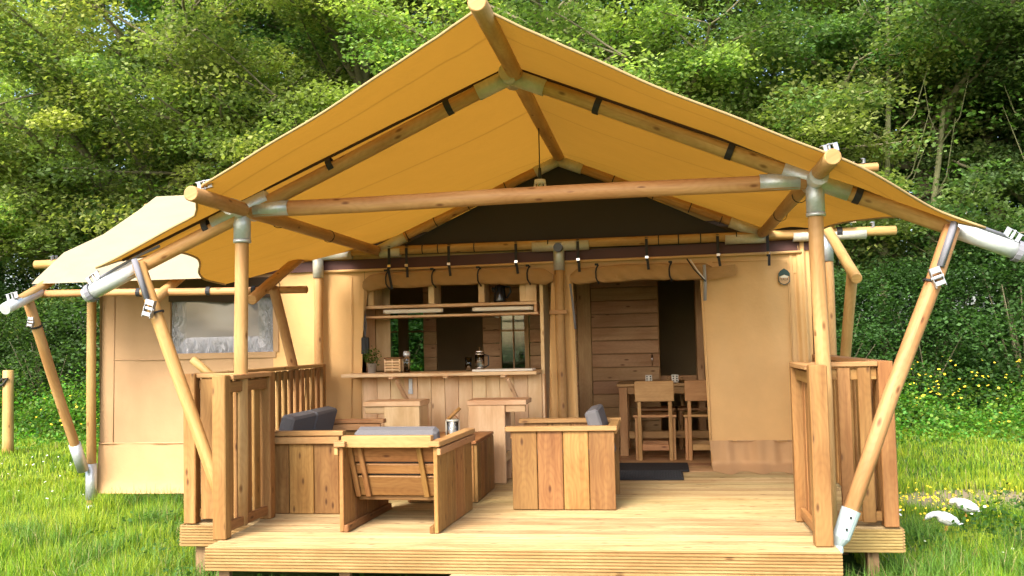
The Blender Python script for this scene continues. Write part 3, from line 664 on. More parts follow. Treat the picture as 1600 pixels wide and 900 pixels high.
    cord(tent, 'wall_hem', C_WALL, [(-3.25, 9.15, 2.335), (-2, 9.145, 2.335), (-.9, 9.145, 2.35), (.3, 9.145, 2.36), (1.3, 9.15, 2.37)], .014)
    # maroon pvc strip behind the tie beam and the dark mesh gable
    wall('pvc_strip', BROWNPVC, [(-3.95, 2.33), (1.37, 2.385)], [(-3.95, 2.43), (1.37, 2.485)], 40, 3, .004, 6, 9.155)
    g = MB().grid(lambda u, v: (WL.x+.1+(WR.x-WL.x-.2)*u, 9.16+.01*math.sin(u*30), 2.47+(interp([(0, .03), (.495, .83), (1, .03)], u))*v), 40, 12)
    link('gable_panel', g.mesh('gable_panel', GABLE, True), tent)
    # side and rear walls keep the inside dark; the rear wall has two clear windows
    for x in (-5.57, 1.40):
        link('canvas_wall', MB().grid(lambda u, v: (x, 9.18+3.4*u, .2+2.35*v), 10, 6, uvs=lambda u, v: (u*3, v*2)).mesh('canvas_wall', C_WING if x < 0 else C_DARK, True), tent)
        link('gable_wall', MB().grid(lambda u, v: (x, 9.18+3.4*u, 2.5+(.88*(1-abs(2*u-1)))*v), 10, 4, uvs=lambda u, v: (u*3, v*2)).mesh('gable_wall', C_DARK, True), tent)
    YB = 12.6; holes = [(-3.56, -3.40), (-3.26, -3.06), (-2.10, -1.64)]
    xs = [-5.57]+[v for h in holes for v in h]+[1.40]
    for i in range(0, len(xs), 2): link('rear_wall', MB().grid(lambda u, v: (xs[i]+(xs[i+1]-xs[i])*u, YB, .2+2.35*v), 4, 4).mesh('rear_wall', C_DARK, True), tent)
    for h in holes:
        z0, z1 = (1.22, 2.13)
        for za, zb in ((.2, z0), (z1, 2.55)): link('rear_wall', MB().grid(lambda u, v: (h[0]+(h[1]-h[0])*u, YB, za+(zb-za)*v), 1, 1).mesh('rear_wall', C_DARK, True), tent)
        f_ = link('rear_window', MB().box(((h[0]+h[1])/2, YB, (z0+z1)/2), (h[1]-h[0], .004, z1-z0), .001).mesh('rear_window', CLEARPANE), tent); board(f_, 'glazing_bar', W_DARK, (h[0], YB-.02, (z0+z1)/2+.1), (h[1], YB-.02, (z0+z1)/2+.1), .025, .02, (0, -1, 0))
    # ceiling lining and floor
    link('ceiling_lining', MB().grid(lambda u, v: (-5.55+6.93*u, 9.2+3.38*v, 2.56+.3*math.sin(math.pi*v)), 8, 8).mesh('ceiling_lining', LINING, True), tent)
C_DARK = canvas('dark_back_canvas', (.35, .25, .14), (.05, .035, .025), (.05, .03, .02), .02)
m_, nt_, b_, out_ = mat('thin_clear_pane'); t_ = N(nt_, 'ShaderNodeBsdfTransparent'); t_.inputs[0].default_value = (.55, .6, .55, 1); g_ = N(nt_, 'ShaderNodeBsdfGlossy'); g_.inputs[1].default_value = .05; x_ = N(nt_, 'ShaderNodeMixShader'); x_.inputs[0].default_value = .08
L(nt_, t_.outputs[0], x_.inputs[1]); L(nt_, g_.outputs[0], x_.inputs[2]); L(nt_, x_.outputs[0], out_.inputs[0]); CLEARPANE = m_
walls()
def rolled_flap(x0, x1, z, label, ties, droop_l=0, droop_r=0, ry=.040, rz=.078):
    sq = lambda c: math.copysign(abs(c)**.6, c)
    mb = MB(); n = 48; k = 20
    def f(u, v):
        x = x0+(x1-x0)*u; a = 2*math.pi*v; e = min(1, .42+u*(x1-x0)/.12, .42+(1-u)*(x1-x0)/.12)
        pinch = 1-sum(.13*math.exp(-((x-t)/.03)**2) for t in ties)
        zc = z-droop_l*max(0, 1-u*(x1-x0)/.3)**2-droop_r*max(0, 1-(1-u)*(x1-x0)/.3)**2-.006*math.sin(u*9)
        w = 1+.06*math.sin(x*17+a*2)+.05*math.sin(x*31-a*3+1)
        return (x, 9.12+ry*sq(math.cos(a))*e*pinch*w-.005+.008*math.sin(x*43+math.sin(a)*5), zc+rz*sq(math.sin(a))*e*pinch*(1+.04*math.sin(x*13)))
    mb.grid(f, n, k, uvs=lambda u, v: (u*(x1-x0)*3, v*4)); o = link('rolled_flap', mb.mesh('rolled_flap', C_WALL, True), tent); o['label'] = label
    for t in ties:
        pts = [Vector((t+.012*math.sin(i*.9), 9.112+(ry+.006)*sq(math.cos(a)), z+(rz+.004)*sq(math.sin(a)))) for i, a in enumerate([math.pi*.35+math.pi*1.25*j/10 for j in range(11)])]
        cord(o, 'tie', BLACK, pts+[pts[-1]+Vector((.005, .0, -.012))], .0075)
        mb = MB(); mb.box((t, 9.03, z+rz+.005), (.034, .02, .02), .004); link('toggle', mb.mesh('toggle', BLACK), o)
rolled_flap(-2.80, -.965, 2.235, 'ochre canvas roll tied up above the kitchen opening', (-2.55, -2.10, -1.66, -1.19), .05, .03)
rolled_flap(-.80, .50, 2.225, 'ochre canvas roll tied up above the doorway', (-.55, .12), .03, .0)
def flap_ends():
    mb = MB()   # loose fold and cords at the right end of the doorway roll
    mb.grid(lambda u, v: (.42+.28*u, 9.06-.03*math.sin(u*3), 2.24-.11*v*(1-u*.55)-.02*u+.05*u*(1-v)), 8, 5, uvs=lambda u, v: (u, v)); o = link('rolled_flap', mb.mesh('rolled_flap', C_WALL, True), tent)
    cord(o, 'tie', WHITE, [(.30, 9.02, 2.32), (.36, 9.00, 2.22), (.42, 9.0, 2.14)], .006); cord(o, 'tie', BLACK, [(.27, 9.02, 2.33), (.33, 8.99, 2.23), (.43, 9.0, 2.12)], .006)
    o2 = cord(tent, 'grey_strap', simple('grey_cord', (.3, .3, .3), .7), [(.42, 9.0, 2.27), (.425, 9.02, 2.1), (.42, 9.05, 1.95)], .016, 6)
    cord(tent, 'grey_strap', GREYWEB, [(-.80, 9.06, 2.14), (-.785, 9.08, 1.98), (-.77, 9.07, 1.82), (-.765, 9.1, 1.72)], .011, 5)
flap_ends()
def badge():
    c = Vector((1.135, 9.142, 2.145)); out = [(-.045, .03), (-.03, .052), (0, .072), (.03, .052), (.045, .03), (.045, -.035), (.03, -.055), (0, -.068), (-.03, -.055), (-.045, -.035)]
    def plate(pts, y, t, m, name, parent):
        mb = MB(); n = len(pts)
        for yy in (y, y+t):
            for a, b in pts: mb.v.append(Vector((c.x+a, yy, c.z+b)))
        mb.poly(list(range(n)), [(0, 0)]*n); mb.poly(list(range(2*n-1, n-1, -1)), [(0, 0)]*n)
        for i in range(n): j = (i+1) % n; mb.poly([i, i+n, j+n, j], [(0, 0)]*4)
        return link(name, mb.mesh(name, m), parent)
    b = plate([(x*1.12, z*1.1) for x, z in out], 9.141, .004, GREENPAINT, 'shield_badge', tent); plate([(x*.98, z*.98) for x, z in out], 9.138, .0028, simple('badge_ochre', (.5, .3, .13), .6), 'badge_field', b)
    plate([(-.044, .03), (-.03, .052), (0, .07), (.03, .052), (.044, .03), (.044, .005), (.02, .014), (0, .022), (-.02, .014), (-.044, .005)], 9.136, .0018, GREENPAINT, 'badge_roof', b)
    plate([(-.034, .006), (-.018, .012), (0, .019), (.018, .012), (.034, .006), (.03, -.006), (-.03, -.006)], 9.136, .0018, BADGEW, 'badge_band', b)
    cu = bpy.data.curves.new('lettering', 'FONT'); cu.body = 'YALA'; cu.size = .03; cu.align_x = 'CENTER'; cu.align_y = 'CENTER'; cu.extrude = .0008; tmp = bpy.data.objects.new('tmp', cu); COL.objects.link(tmp)
    dg = bpy.context.evaluated_depsgraph_get(); me = bpy.data.meshes.new_from_object(tmp.evaluated_get(dg)); bpy.data.objects.remove(tmp); me.materials.clear(); me.materials.append(GREENPAINT)
    link('lettering', me, b, Matrix.Translation((c.x, 9.135, c.z-.022)) @ Matrix.Rotation(math.pi/2, 4, 'X'))
badge()
def inside():
    # floor inside the tent, plank partition with openings
    t = thing('tent_floor', 'brown plank floor inside the tent behind the doormats', 'floor', (-1, 10, .4), local=False); t['kind'] = 'structure'
    y = 9.16-.2
    for i in range(18):
        yy = 8.99+i*.2
        xs = [-5.5, -3.2+.5*(i % 2), -1.0-.7*(i % 2), .1+.5*((i*7) % 3-1), 1.38]
        for a, b in zip(xs, xs[1:]):
            if a > -1.8 and i < 11: block(t, 'floor_plank', W_DARK, (a+.002, yy+.002, ZD-.05), (b-.002, yy+.197, ZD+.004), .002)
        if not i < 11: block(t, 'floor_plank', W_DARK, (-5.5, yy+.002, ZD-.05), (1.38, yy+.197, ZD+.004), .002)
    block(t, 'subfloor', W_DARK, (-5.54, 9.20, ZD-.1), (-1.82, 11.15, ZD-.03))
    p = thing('interior_partition', 'brown plank partition wall seen through the doorway and kitchen hatch', 'wall', (-1, 11, ZD), local=False)
    def panel(x0, x1, z0, z1, yy=11.0, h=.148):
        z = z0
        while z < z1-.01:
            block(p, 'plank', W_DARK, (x0, yy, z), (x1, yy+.03, min(z+h-.006, z1)), .004); z += h
    panel(-.745, -.008, ZD, 2.55, 10.985)
    block(p, 'door_stile', W_DARK, (-.90, 10.98, ZD), (-.75, 11.02, 2.55))
    panel(-1.98, -1.785, ZD, 2.55); panel(-1.445, -.905, ZD, 2.55); panel(-1.783, -1.447, ZD, 1.27); panel(-1.783, -1.447, 1.93, 2.55); panel(-2.67, -2.52, ZD, 2.55)
    panel(.40, 1.38, ZD, 2.55); panel(-5.5, -3.36, ZD, 2.55)
    block(p, 'door_jamb', W_TABLE, (-.007, 10.96, ZD), (.0, 11.03, 2.5)); block(p, 'door_jamb', W_DARK, (.395, 10.7, ZD), (.47, 11.03, 2.5))
    o = cord(p, 'door_handle', CHROME, [(-.085, 10.97, 1.44), (-.085, 10.94, 1.43), (-.085, 10.935, 1.38), (-.085, 10.95, 1.33), (-.085, 10.97, 1.32)], .008)
    wf = thing('side_window', 'small paned window with a pale right jamb in the brown wall seen through the right of the hatch', 'window', (-1.62, 10.95, 1.27), local=False)
    # framed window hung on the brown wall, showing greenery behind it
    block(wf, 'pane', CLEARPANE, (-1.78, 11.012, 1.275), (-1.45, 11.016, 1.925))
    block(wf, 'frame', W_TABLE, (-1.50, 10.975, 1.27), (-1.45, 10.996, 1.93)); block(wf, 'frame', W_DARK, (-1.785, 10.975, 1.27), (-1.765, 10.996, 1.93)); block(wf, 'glazing_bar', W_DARK, (-1.635, 10.98, 1.275), (-1.62, 11.0, 1.925)); block(wf, 'glazing_bar', W_DARK, (-1.764, 10.98, 1.73), (-1.501, 10.996, 1.75))
PANE_GREEN = simple('window_reflecting_trees', (.02, .03, .02), .03, 0, .05, 3, 1.0)
inside()

# ---------------------------------------------------------------- kitchen hatch
def kitchen():
    t = thing('kitchen_unit', 'pale wooden kitchen bar with overhanging counter and open shelf in the hatch', 'kitchen', (-1.95, 9.2, ZD), local=False)
    x0, x1 = -2.79, -1.085; n = 13; w = (x1-x0)/n; yf = 9.06
    for i in range(n): block(t, 'front_plank', W_KIT, (x0+i*w+.001, yf, ZD+.01), (x0+(i+1)*w-.002, yf+.02, 1.31), .003)
    block(t, 'counter', W_KIT, (-2.93, 8.80, 1.315), (-1.10, 9.36, 1.347), .005)
    block(t, 'side_panel', W_KIT, (-1.105, 9.20, ZD+.01), (-1.07, 9.65, 2.35)); block(t, 'side_panel', W_KIT, (-1.083, 9.06, ZD+.01), (-1.06, 9.19, 1.31)); block(t, 'side_panel', W_KIT, (-2.815, yf+.024, ZD+.01), (-2.79, 9.45, 1.31)); block(t, 'side_panel', W_KIT, (-2.88, 9.24, 1.35), (-2.855, 9.7, 2.35)); block(t, 'side_panel', W_KIT, (-2.85, 9.695, 1.35), (-2.70, 9.71, 2.35))
    block(t, 'post_trim', W_KIT, (-1.24, 9.215, 1.995), (-1.136, 9.238, 2.32))
    # shelf box, just behind the canvas
    block(t, 'shelf', W_KIT, (-2.83, 9.225, 1.963), (-1.137, 9.55, 1.993)); block(t, 'shelf', W_KIT, (-2.83, 9.235, 1.871), (-1.126, 9.55, 1.893))
    for x in (-2.765, -2.16, -1.67, -1.27): block(t, 'shelf_divider', W_KIT, (x-.03, 9.24, 1.995), (x+.03, 9.54, 2.32))
    block(t, 'shelf_top', W_KIT, (-2.83, 9.24, 2.323), (-1.137, 9.55, 2.34)); block(t, 'shelf_end', W_KIT, (-1.165, 9.23, 1.895), (-1.137, 9.54, 1.961))
    for x in (-2.44, -1.93, -1.40):
        mb = MB().box((x, 8.90, 1.305), (.04, .3, .016), .003); br = link('bracket', mb.mesh('bracket', W_KIT), t)
        if x != -1.93:
            board(br, 'brace', W_KIT, (x+.03, 8.84, 1.28), (x+.09, 9.05, 1.06), .035, .03, (1, 0, 0))
    block(t, 'inner_worktop', W_DARK, (-2.79, 9.36, 1.31), (-1.10, 9.75, 1.335))
    for x, lab in ((-2.33, 'left white light bar under the kitchen shelf'), (-1.46, 'right white light bar under the kitchen shelf')):
        l = thing('light_bar', lab, 'light', (x, 9.0, 1.9), group='light bars under the shelf', local=False); block(l, 'diffuser', WHITE, (x-.28, 9.18, 1.912), (x+.28, 9.222, 1.948), .006); block(l, 'end_cap', WHITE, (x-.29, 9.182, 1.914), (x-.282, 9.22, 1.946)); block(l, 'end_cap', WHITE, (x+.282, 9.182, 1.914), (x+.29, 9.22, 1.946))
    block(None, 'serving_board', WHITE, (-1.70, 8.84, 1.349), (-1.14, 9.05, 1.369)); tag(bpy.context.scene.collection.objects[-1], 'flat white board lying on the right end of the counter', 'board')
kitchen()
def small_items():
    zc = 1.348
    p = thing('potted_herb', 'bushy green herb in a zinc pot at the left end of the counter', 'plant', (-2.69, 9.0, zc))
    link('pot', MB().lathe([(.0, 0), (.035, 0), (.045, .09), (.048, .09), (.041, .0885), (.04, .07), (0, .07)]).mesh('pot', POTM, True), p)
    v = []; f = []; cols = []
    pts = rng.normal(0, 1, (420, 3)); pts = pts/np.linalg.norm(pts, axis=1)[:, None]*rng.uniform(.3, 1, (420, 1))*np.array((.10, .08, .11))+np.array((0, 0, .15)); pts[:, 2] = np.maximum(pts[:, 2], .03)
    leaves('foliage', pts, .016, np.full((420, 3), (.06, .14, .02)), rng.uniform(.6, 1.5, 420), LEAF, parent=p)
    c = thing('wooden_box', 'small slatted wooden box between the herb pot and the jar', 'box', (-2.475, 9.0, zc))
    block(c, 'base', W_FURN, (-.075, -.06, 0), (.075, .06, .012)); block(c, 'lid', W_FURN, (-.08, -.065, .13), (.08, .065, .145))
    for x in (-.07, 0, .07): block(c, 'upright', W_PALE, (x-.008, -.062, .012), (x+.008, -.05, .13)); block(c, 'upright', W_PALE, (x-.008, .05, .012), (x+.008, .062, .13))
    for z in (.03, .055, .08, .105): block(c, 'slat', W_PALE, (-.074, -.07, z-.007), (.074, -.063, z+.007))
    block(c, 'lining', W_DARK, (-.07, -.045, .013), (.07, .045, .128))
    j = thing('glass_jar', 'slim glass jar with a grey lid right of the slatted box', 'jar', (-2.36, 9.04, zc)); link('jar_body', MB().lathe([(0, 0), (.03, 0), (.03, .13), (.022, .15), (0, .15)]).mesh('jar_body', GLASS, True), j); link('lid', MB().lathe([(0, .15), (.03, .15), (.034, .165), (.03, .2), (0, .2)]).mesh('lid', STEEL, True), j)
    g = thing('coffee_press', 'glass coffee press with metal bands on the middle of the counter', 'coffee press', (-1.70, 9.25, zc)); link('beaker', MB().lathe([(0, 0), (.045, 0), (.045, .17), (.043, .17), (.043, .005)]).mesh('beaker', GLASS, True), g)
    for z in (.02, .15): link('band', MB().lathe([(.046, z), (.048, z), (.048, z+.012), (.046, z+.012)]).mesh('band', CHROME, True), g)
    link('lid', MB().lathe([(0, .172), (.047, .172), (.04, .19), (.008, .195), (.008, .22), (0, .222)]).mesh('lid', CHROME, True), g); link('handle', MB().tube([(.047, 0, .15), (.085, 0, .14), (.085, 0, .05), (.047, 0, .03)], .007, 8).mesh('handle', DGREY, True), g)
    g = thing('drinking_glass', 'clear drinking glass left of the coffee press', 'glass', (-1.80, 9.2, zc)); link('glass_body', MB().lathe([(0, 0), (.028, 0), (.034, .13), (.032, .13), (.027, .006), (0, .006)]).mesh('glass_body', GLASS, True), g)
    k = thing('kettle', 'black kettle with handle on the top shelf', 'kettle', (-1.51, 9.36, 1.994)); link('kettle_body', MB().lathe([(0, 0), (.062, 0), (.064, .02), (.052, .15), (.045, .165), (.01, .172), (.01, .185), (0, .186)]).mesh('kettle_body', simple('black_gloss', (.015, .015, .018), .15), True), k)
    link('handle', MB().tube([(.05, 0, .155), (.10, 0, .15), (.105, 0, .1), (.065, 0, .04)], .010, 8).mesh('handle', DGREY, True), k); link('spout', MB().tube([(-.05, 0, .11), (-.075, 0, .15)], [.02, .012], 8).mesh('spout', DGREY, True), k)
    b = thing('black_bag', 'small black bag hanging from a hook at the left edge of the hatch', 'bag', (-2.79, 9.13, 1.5)); link('pouch', MB().grid(lambda u, v: ((u-.5)*.085*(1-.2*v)+0*v, -.02*math.sin(math.pi*u), .03+.16*v), 6, 4).box((0, .0, .11), (.075, .03, .15), .012).mesh('pouch', BLACK), b)
    link('loop', MB().tube([(0, 0, .19), (.012, 0, .3), (.004, 0, .42), (-.012, 0, .3), (0, 0, .19)], .004, 5).mesh('loop', GREYWEB, True), b)
    o = thing('bottle_opener', 'small grey bottle opener screwed under the counter beside the left brace', 'opener', (-2.33, 9.055, 1.14)); link('plate', MB().box((0, -.006, .09), (.035, .006, .12), .004).mesh('plate', STEEL), o); link('catch', MB().box((0, -.012, .025), (.045, .01, .04), .006).mesh('catch', STEEL), o)
    # pendant lamp under the ridge
    l = thing('pendant_lamp', 'small caged pendant lamp on a black cord under the porch ridge', 'lamp', (-.888, 7.6, 2.72))
    link('cord', MB().tube([(.0, 0, .6), (0, 0, .2)], .005, 6).mesh('cord', BLACK, True), l); link('socket', MB().lathe([(0, .26), (.012, .25), (.016, .17), (0, .165)]).mesh('socket', DGREY, True), l)
    link('cap', MB().lathe([(0, .165), (.042, .16), (.046, .135), (.04, .13), (0, .13)]).mesh('cap', WHITE, True), l)
    for i in range(10):
        a = i*math.pi/5; link('cage_wire', MB().tube([(.042*math.cos(a), .042*math.sin(a), .135), (.055*math.cos(a), .055*math.sin(a), .06), (.045*math.cos(a), .045*math.sin(a), .0)], .0035, 5).mesh('cage_wire', WHITE, True), l)
    link('bulb', MB().lathe([(0, .13), (.015, .12), (.028, .07), (.02, .04), (0, .03)]).mesh('bulb', GLASS, True), l)
    # hooks on ridge pole near lamp
def leaves(name, P, size, tint, mul, m, parent=None, flat=.5, M=None, droop=0.):
    """many folded leaves (two triangles each side of the midrib) at points P"""
    n = len(P); nr = rng.normal(0, 1, (n, 3))*np.array((1, 1, 1)); nr[:, 2] = np.abs(nr[:, 2])+flat*2; nr /= np.linalg.norm(nr, axis=1)[:, None]
    d = rng.normal(0, 1, (n, 3)); d[:, 2] -= droop; d -= nr*(d*nr).sum(1)[:, None]; d /= np.linalg.norm(d, axis=1)[:, None]; w = np.cross(nr, d); s = size*rng.uniform(.65, 1.3, (n, 1))
    a = P-d*s*.5; b = P+w*s*.42+d*s*.05-nr*s*.08; c = P+d*s*.62-nr*s*.12; e = P-w*s*.42+d*s*.05-nr*s*.08
    V = np.stack([a, b, c, e], 1).reshape(-1, 3)
    me = bpy.data.meshes.new(name); me.vertices.add(4*n); me.vertices.foreach_set('co', V.ravel()); idx = np.arange(4*n).reshape(n, 4); loops = idx.ravel()
    me.loops.add(len(loops)); me.loops.foreach_set('vertex_index', loops.astype(np.int32)); me.polygons.add(n); me.polygons.foreach_set('loop_start', np.arange(0, 4*n, 4, dtype=np.int32)); me.polygons.foreach_set('loop_total', np.full(n, 4, np.int32))
    col = np.ones((4*n, 4)); col[:, :3] = np.repeat(np.clip(tint*np.asarray(mul)[:, None], 0, 1), 4, 0); at = me.color_attributes.new('tint', 'FLOAT_COLOR', 'POINT'); at.data.foreach_set('color', col.ravel()); me.update(); me.validate()
    me.materials.append(m)
    return link(name, me, parent, M) if parent is not None or M is not None or name != 'crown_mesh' else me
small_items()

# ---------------------------------------------------------------- lounge furniture
def lounge_armchair():
    """local frame: back toward -Y (camera), seat opens toward +Y; 0.62 wide"""
    t = thing('armchair', 'timber plank armchair seen from behind with a grey back cushion over its backrest', 'armchair', (-1.735, 6.12, ZD), R(-3))
    W2 = .315; D = .92; H = .545
    for s in (-1, 1):
        n = 4
        for i in range(n):
            y0 = .0+i*(D/n)*.98
            block(t, 'side_plank', W_FURN, (s*W2-.014, y0+.002, .003), (s*W2+.014, y0+D/n*.98-.003, H), .004)
        board(t, 'arm_rail', W_CAP, (s*W2, -.03, H+.018), (s*W2, D+.0, H+.018), .075, .034, (0, 0, 1)); 
        board(t, 'arm_batten', W_CAP, (s*(W2+.0)+s*.028, -.015, H-.03), (s*W2+s*.028, D*.99, H-.03), .045, .026, (1, 0, 0))
        board(t, 'foot_batten', W_FURN, (s*(W2-.03), .0, .024), (s*(W2-.03), D*.95, .024), .045, .03, (1, 0, 0))
    # sloped backrest
    def bp(z): return .10+(0.57-z)*.0+.30*(.57-z)/.4*.45
    zs = [(.20, .345), (.35, .425), (.43, .54)]
    for z0, z1 in zs: board(t, 'back_plank', W_FURN, (-W2+.02, bp((z0+z1)/2), (z0+z1)/2), (W2-.02, bp((z0+z1)/2), (z0+z1)/2), z1-z0-.006, .022, (0, -1, -.34))
    for x in (-.27, -.20, .20): board(t, 'back_batten', W_FURN, (x, bp(.2)-.022, .20), (x-.02, bp(.54)-.026, .54), .034, .024, (0, -1, -.34))
    board(t, 'back_cap', W_CAP, (-W2-.0, .045, .575), (W2-.03, .045, .575), .075, .07, (0, -1, 0))
    board(t, 'back_foot', W_FURN, (-W2+.03, .27, .185), (W2-.03, .27, .185), .06, .03, (0, 0, 1))
    for y in (.35, .55, .75): board(t, 'seat_plank', W_FURN, (-W2+.02, y, .24), (W2-.02, y, .24), .17, .022)
    mb = MB().box((0, .56, .31), (.56, .62, .11), .03); link('seat_cushion', mb.mesh('seat_cushion', CUSH), t)
    rot = Matrix.Rotation(R(17), 3, 'X'); mb = MB().box((.0, .245, .455), (.565, .11, .40), .03, rot); link('back_cushion', mb.mesh('back_cushion', CUSH), t)
lounge_armchair()
def lounge_sofa(name, label, loc, rz, Ln, Wd, cush, cat='sofa', nside=3):
    """local: runs along +Y from y=0, back at x=0 side, seat opens to +X; planked end panels"""
    t = thing(name, label, cat, loc, rz)
    H = .555
    for y in (0, Ln):
        w = Wd/nside
        for i in range(nside): block(t, 'side_plank', W_FURN, (i*w+.002, y-.014, .003), ((i+1)*w-.003, y+.014, H), .004)
        board(t, 'arm_rail', W_CAP, (-.02, y-(.0), H+.018), (Wd+.04, y, H+.018), .08, .034, (0, 0, 1)); board(t, 'arm_batten', W_CAP, (.0, y-.03, H-.03), (Wd+.01, y-.03, H-.03), .05, .03, (0, 1, 0))
    for i, z in enumerate((.25, .38, .51)): board(t, 'back_plank', W_FURN, (.055+.04*(2-i), .02, z), (.055+.04*(2-i), Ln-.02, z), .12, .022, (1, 0, .3))
    board(t, 'back_cap', W_CAP, (.02, .016, H+.0), (.02, Ln-.016, H+.0), .07, .05, (0, 0, 1))
    for x in (.25, .42, .58):
        if x < Wd-.05: board(t, 'seat_plank', W_FURN, (x, .02, .24), (x, Ln-.02, .24), .15, .022)
    board(t, 'front_rail', W_FURN, (Wd-.03, .018, .19), (Wd-.03, Ln-.018, .19), .1, .026, (1, 0, 0))
    k = len(cush); step = (Ln-.06)/k
    for i in range(k):
        mb = MB().box((Wd/2+.08, .03+step*(i+.5), .30), (Wd-.16, step-.01, .11), .028); link('seat_cushion', mb.mesh('seat_cushion', CUSH), t)
        h = cush[i]; rot = Matrix.Rotation(R(16), 3, 'Y') ; mb = MB().box((.115, .03+step*(i+.5), .32+h/2), (.10, step-.008, h), .016, rot); link('back_cushion', mb.mesh('back_cushion', CUSH), t)
    return t
lounge_sofa('sofa', 'timber sofa along the left railing with two grey back cushions', (-2.84, 6.80, ZD), 0, 1.05, .56, (.38, .38))
lounge_sofa('armchair', 'timber plank armchair facing left with four broad planks on its near side', (-.332, 7.70, ZD), math.pi, .70, .735, (.38,), 'armchair', 4)
def coffee_table():
    t = thing('coffee_table', 'low planked box table behind the armchair seen from the back', 'table', (-1.36, 7.28, ZD), 0)
    for i in range(5): block(t, 'side_plank', W_FURN, (-.035, i*.15, .004), (-.012, i*.15+.146, .435))
    for i in range(5): block(t, 'side_plank', W_FURN, (-.55, i*.15, .004), (-.527, i*.15+.146, .435))
    for i in range(3): block(t, 'end_plank', W_FURN, (-.524+i*.163, .0, .004), (-.524+i*.163+.16, .022, .435)); block(t, 'end_plank', W_FURN, (-.524+i*.163, .727, .004), (-.524+i*.163+.16, .749, .435))
    for i in range(4): block(t, 'top_plank', W_FURN, (-.56+i*.137, -.02, .437), (-.56+i*.137+.134, .77, .462))
    return t
coffee_table()
def lantern():
    t = thing('table_lantern', 'small glass and steel lantern with a wooden handle on the low table', 'lantern', (-1.585, 7.42, ZD+.463), .3)
    link('base', MB().lathe([(0, 0), (.055, 0), (.055, .012), (.05, .015), (0, .015)]).mesh('base', STEEL, True), t); link('glass_shade', MB().lathe([(.045, .016), (.045, .14), (.043, .14), (.043, .016)]).mesh('glass_shade', GLASS, True), t)
    link('candle', MB().lathe([(0, .016), (.026, .016), (.026, .08), (0, .08)]).mesh('candle', WHITE, True), t)
    link('rim', MB().lathe([(.043, .135), (.05, .135), (.05, .15), (.043, .15)]).mesh('rim', STEEL2, True), t)
    for a in range(4): link('stay', MB().tube([(.05*math.cos(a*math.pi/2), .05*math.sin(a*math.pi/2), .01), (.05*math.cos(a*math.pi/2), .05*math.sin(a*math.pi/2), .145)], .004, 5).mesh('stay', STEEL2, True), t)
    link('bail', MB().tube([(-.05, 0, .14), (-.03, 0, .17), (0, 0, .185), (.03, 0, .17), (.05, 0, .14)], .005, 6).mesh('bail', W_FURN, True), t); link('handle', MB().tube([(-.035, 0, .15), (.06, 0, .235)], .014, 8).mesh('handle', W_FURN, True), t)
lantern()
def bar_stool(label, loc, rz, flip):
    t = thing('bar_stool', label, 'stool', loc, rz, 'chunky bar stools at the kitchen counter'); s = flip
    def bx(nm, a, b): block(t, nm, W_PALE, (min(a[0]*s, b[0]*s), a[1], a[2]), (max(a[0]*s, b[0]*s), b[1], b[2]), .005)
    bx('end_panel', (-.16, -.17, .002), (.155, -.13, .66)); bx('end_panel', (-.16, .13, .002), (.155, .17, .66)); bx('side_panel', (-.16, -.128, .002), (-.12, .128, .66)); bx('seat', (-.17, -.18, .662), (.34, .18, .705))
    bx('seat_apron', (.155, -.15, .60), (.33, -.11, .66)); bx('foot_rail', (.115, -.128, .18), (.155, .128, .25))
    return t
bar_stool('chunky pale wooden stool at the right of the bar, seat overhanging to the right', (-1.465, 8.42, ZD), 0, 1)
bar_stool('chunky pale wooden stool at the left of the bar, seat overhanging to the left', (-2.21, 8.42, ZD), 0, -1)
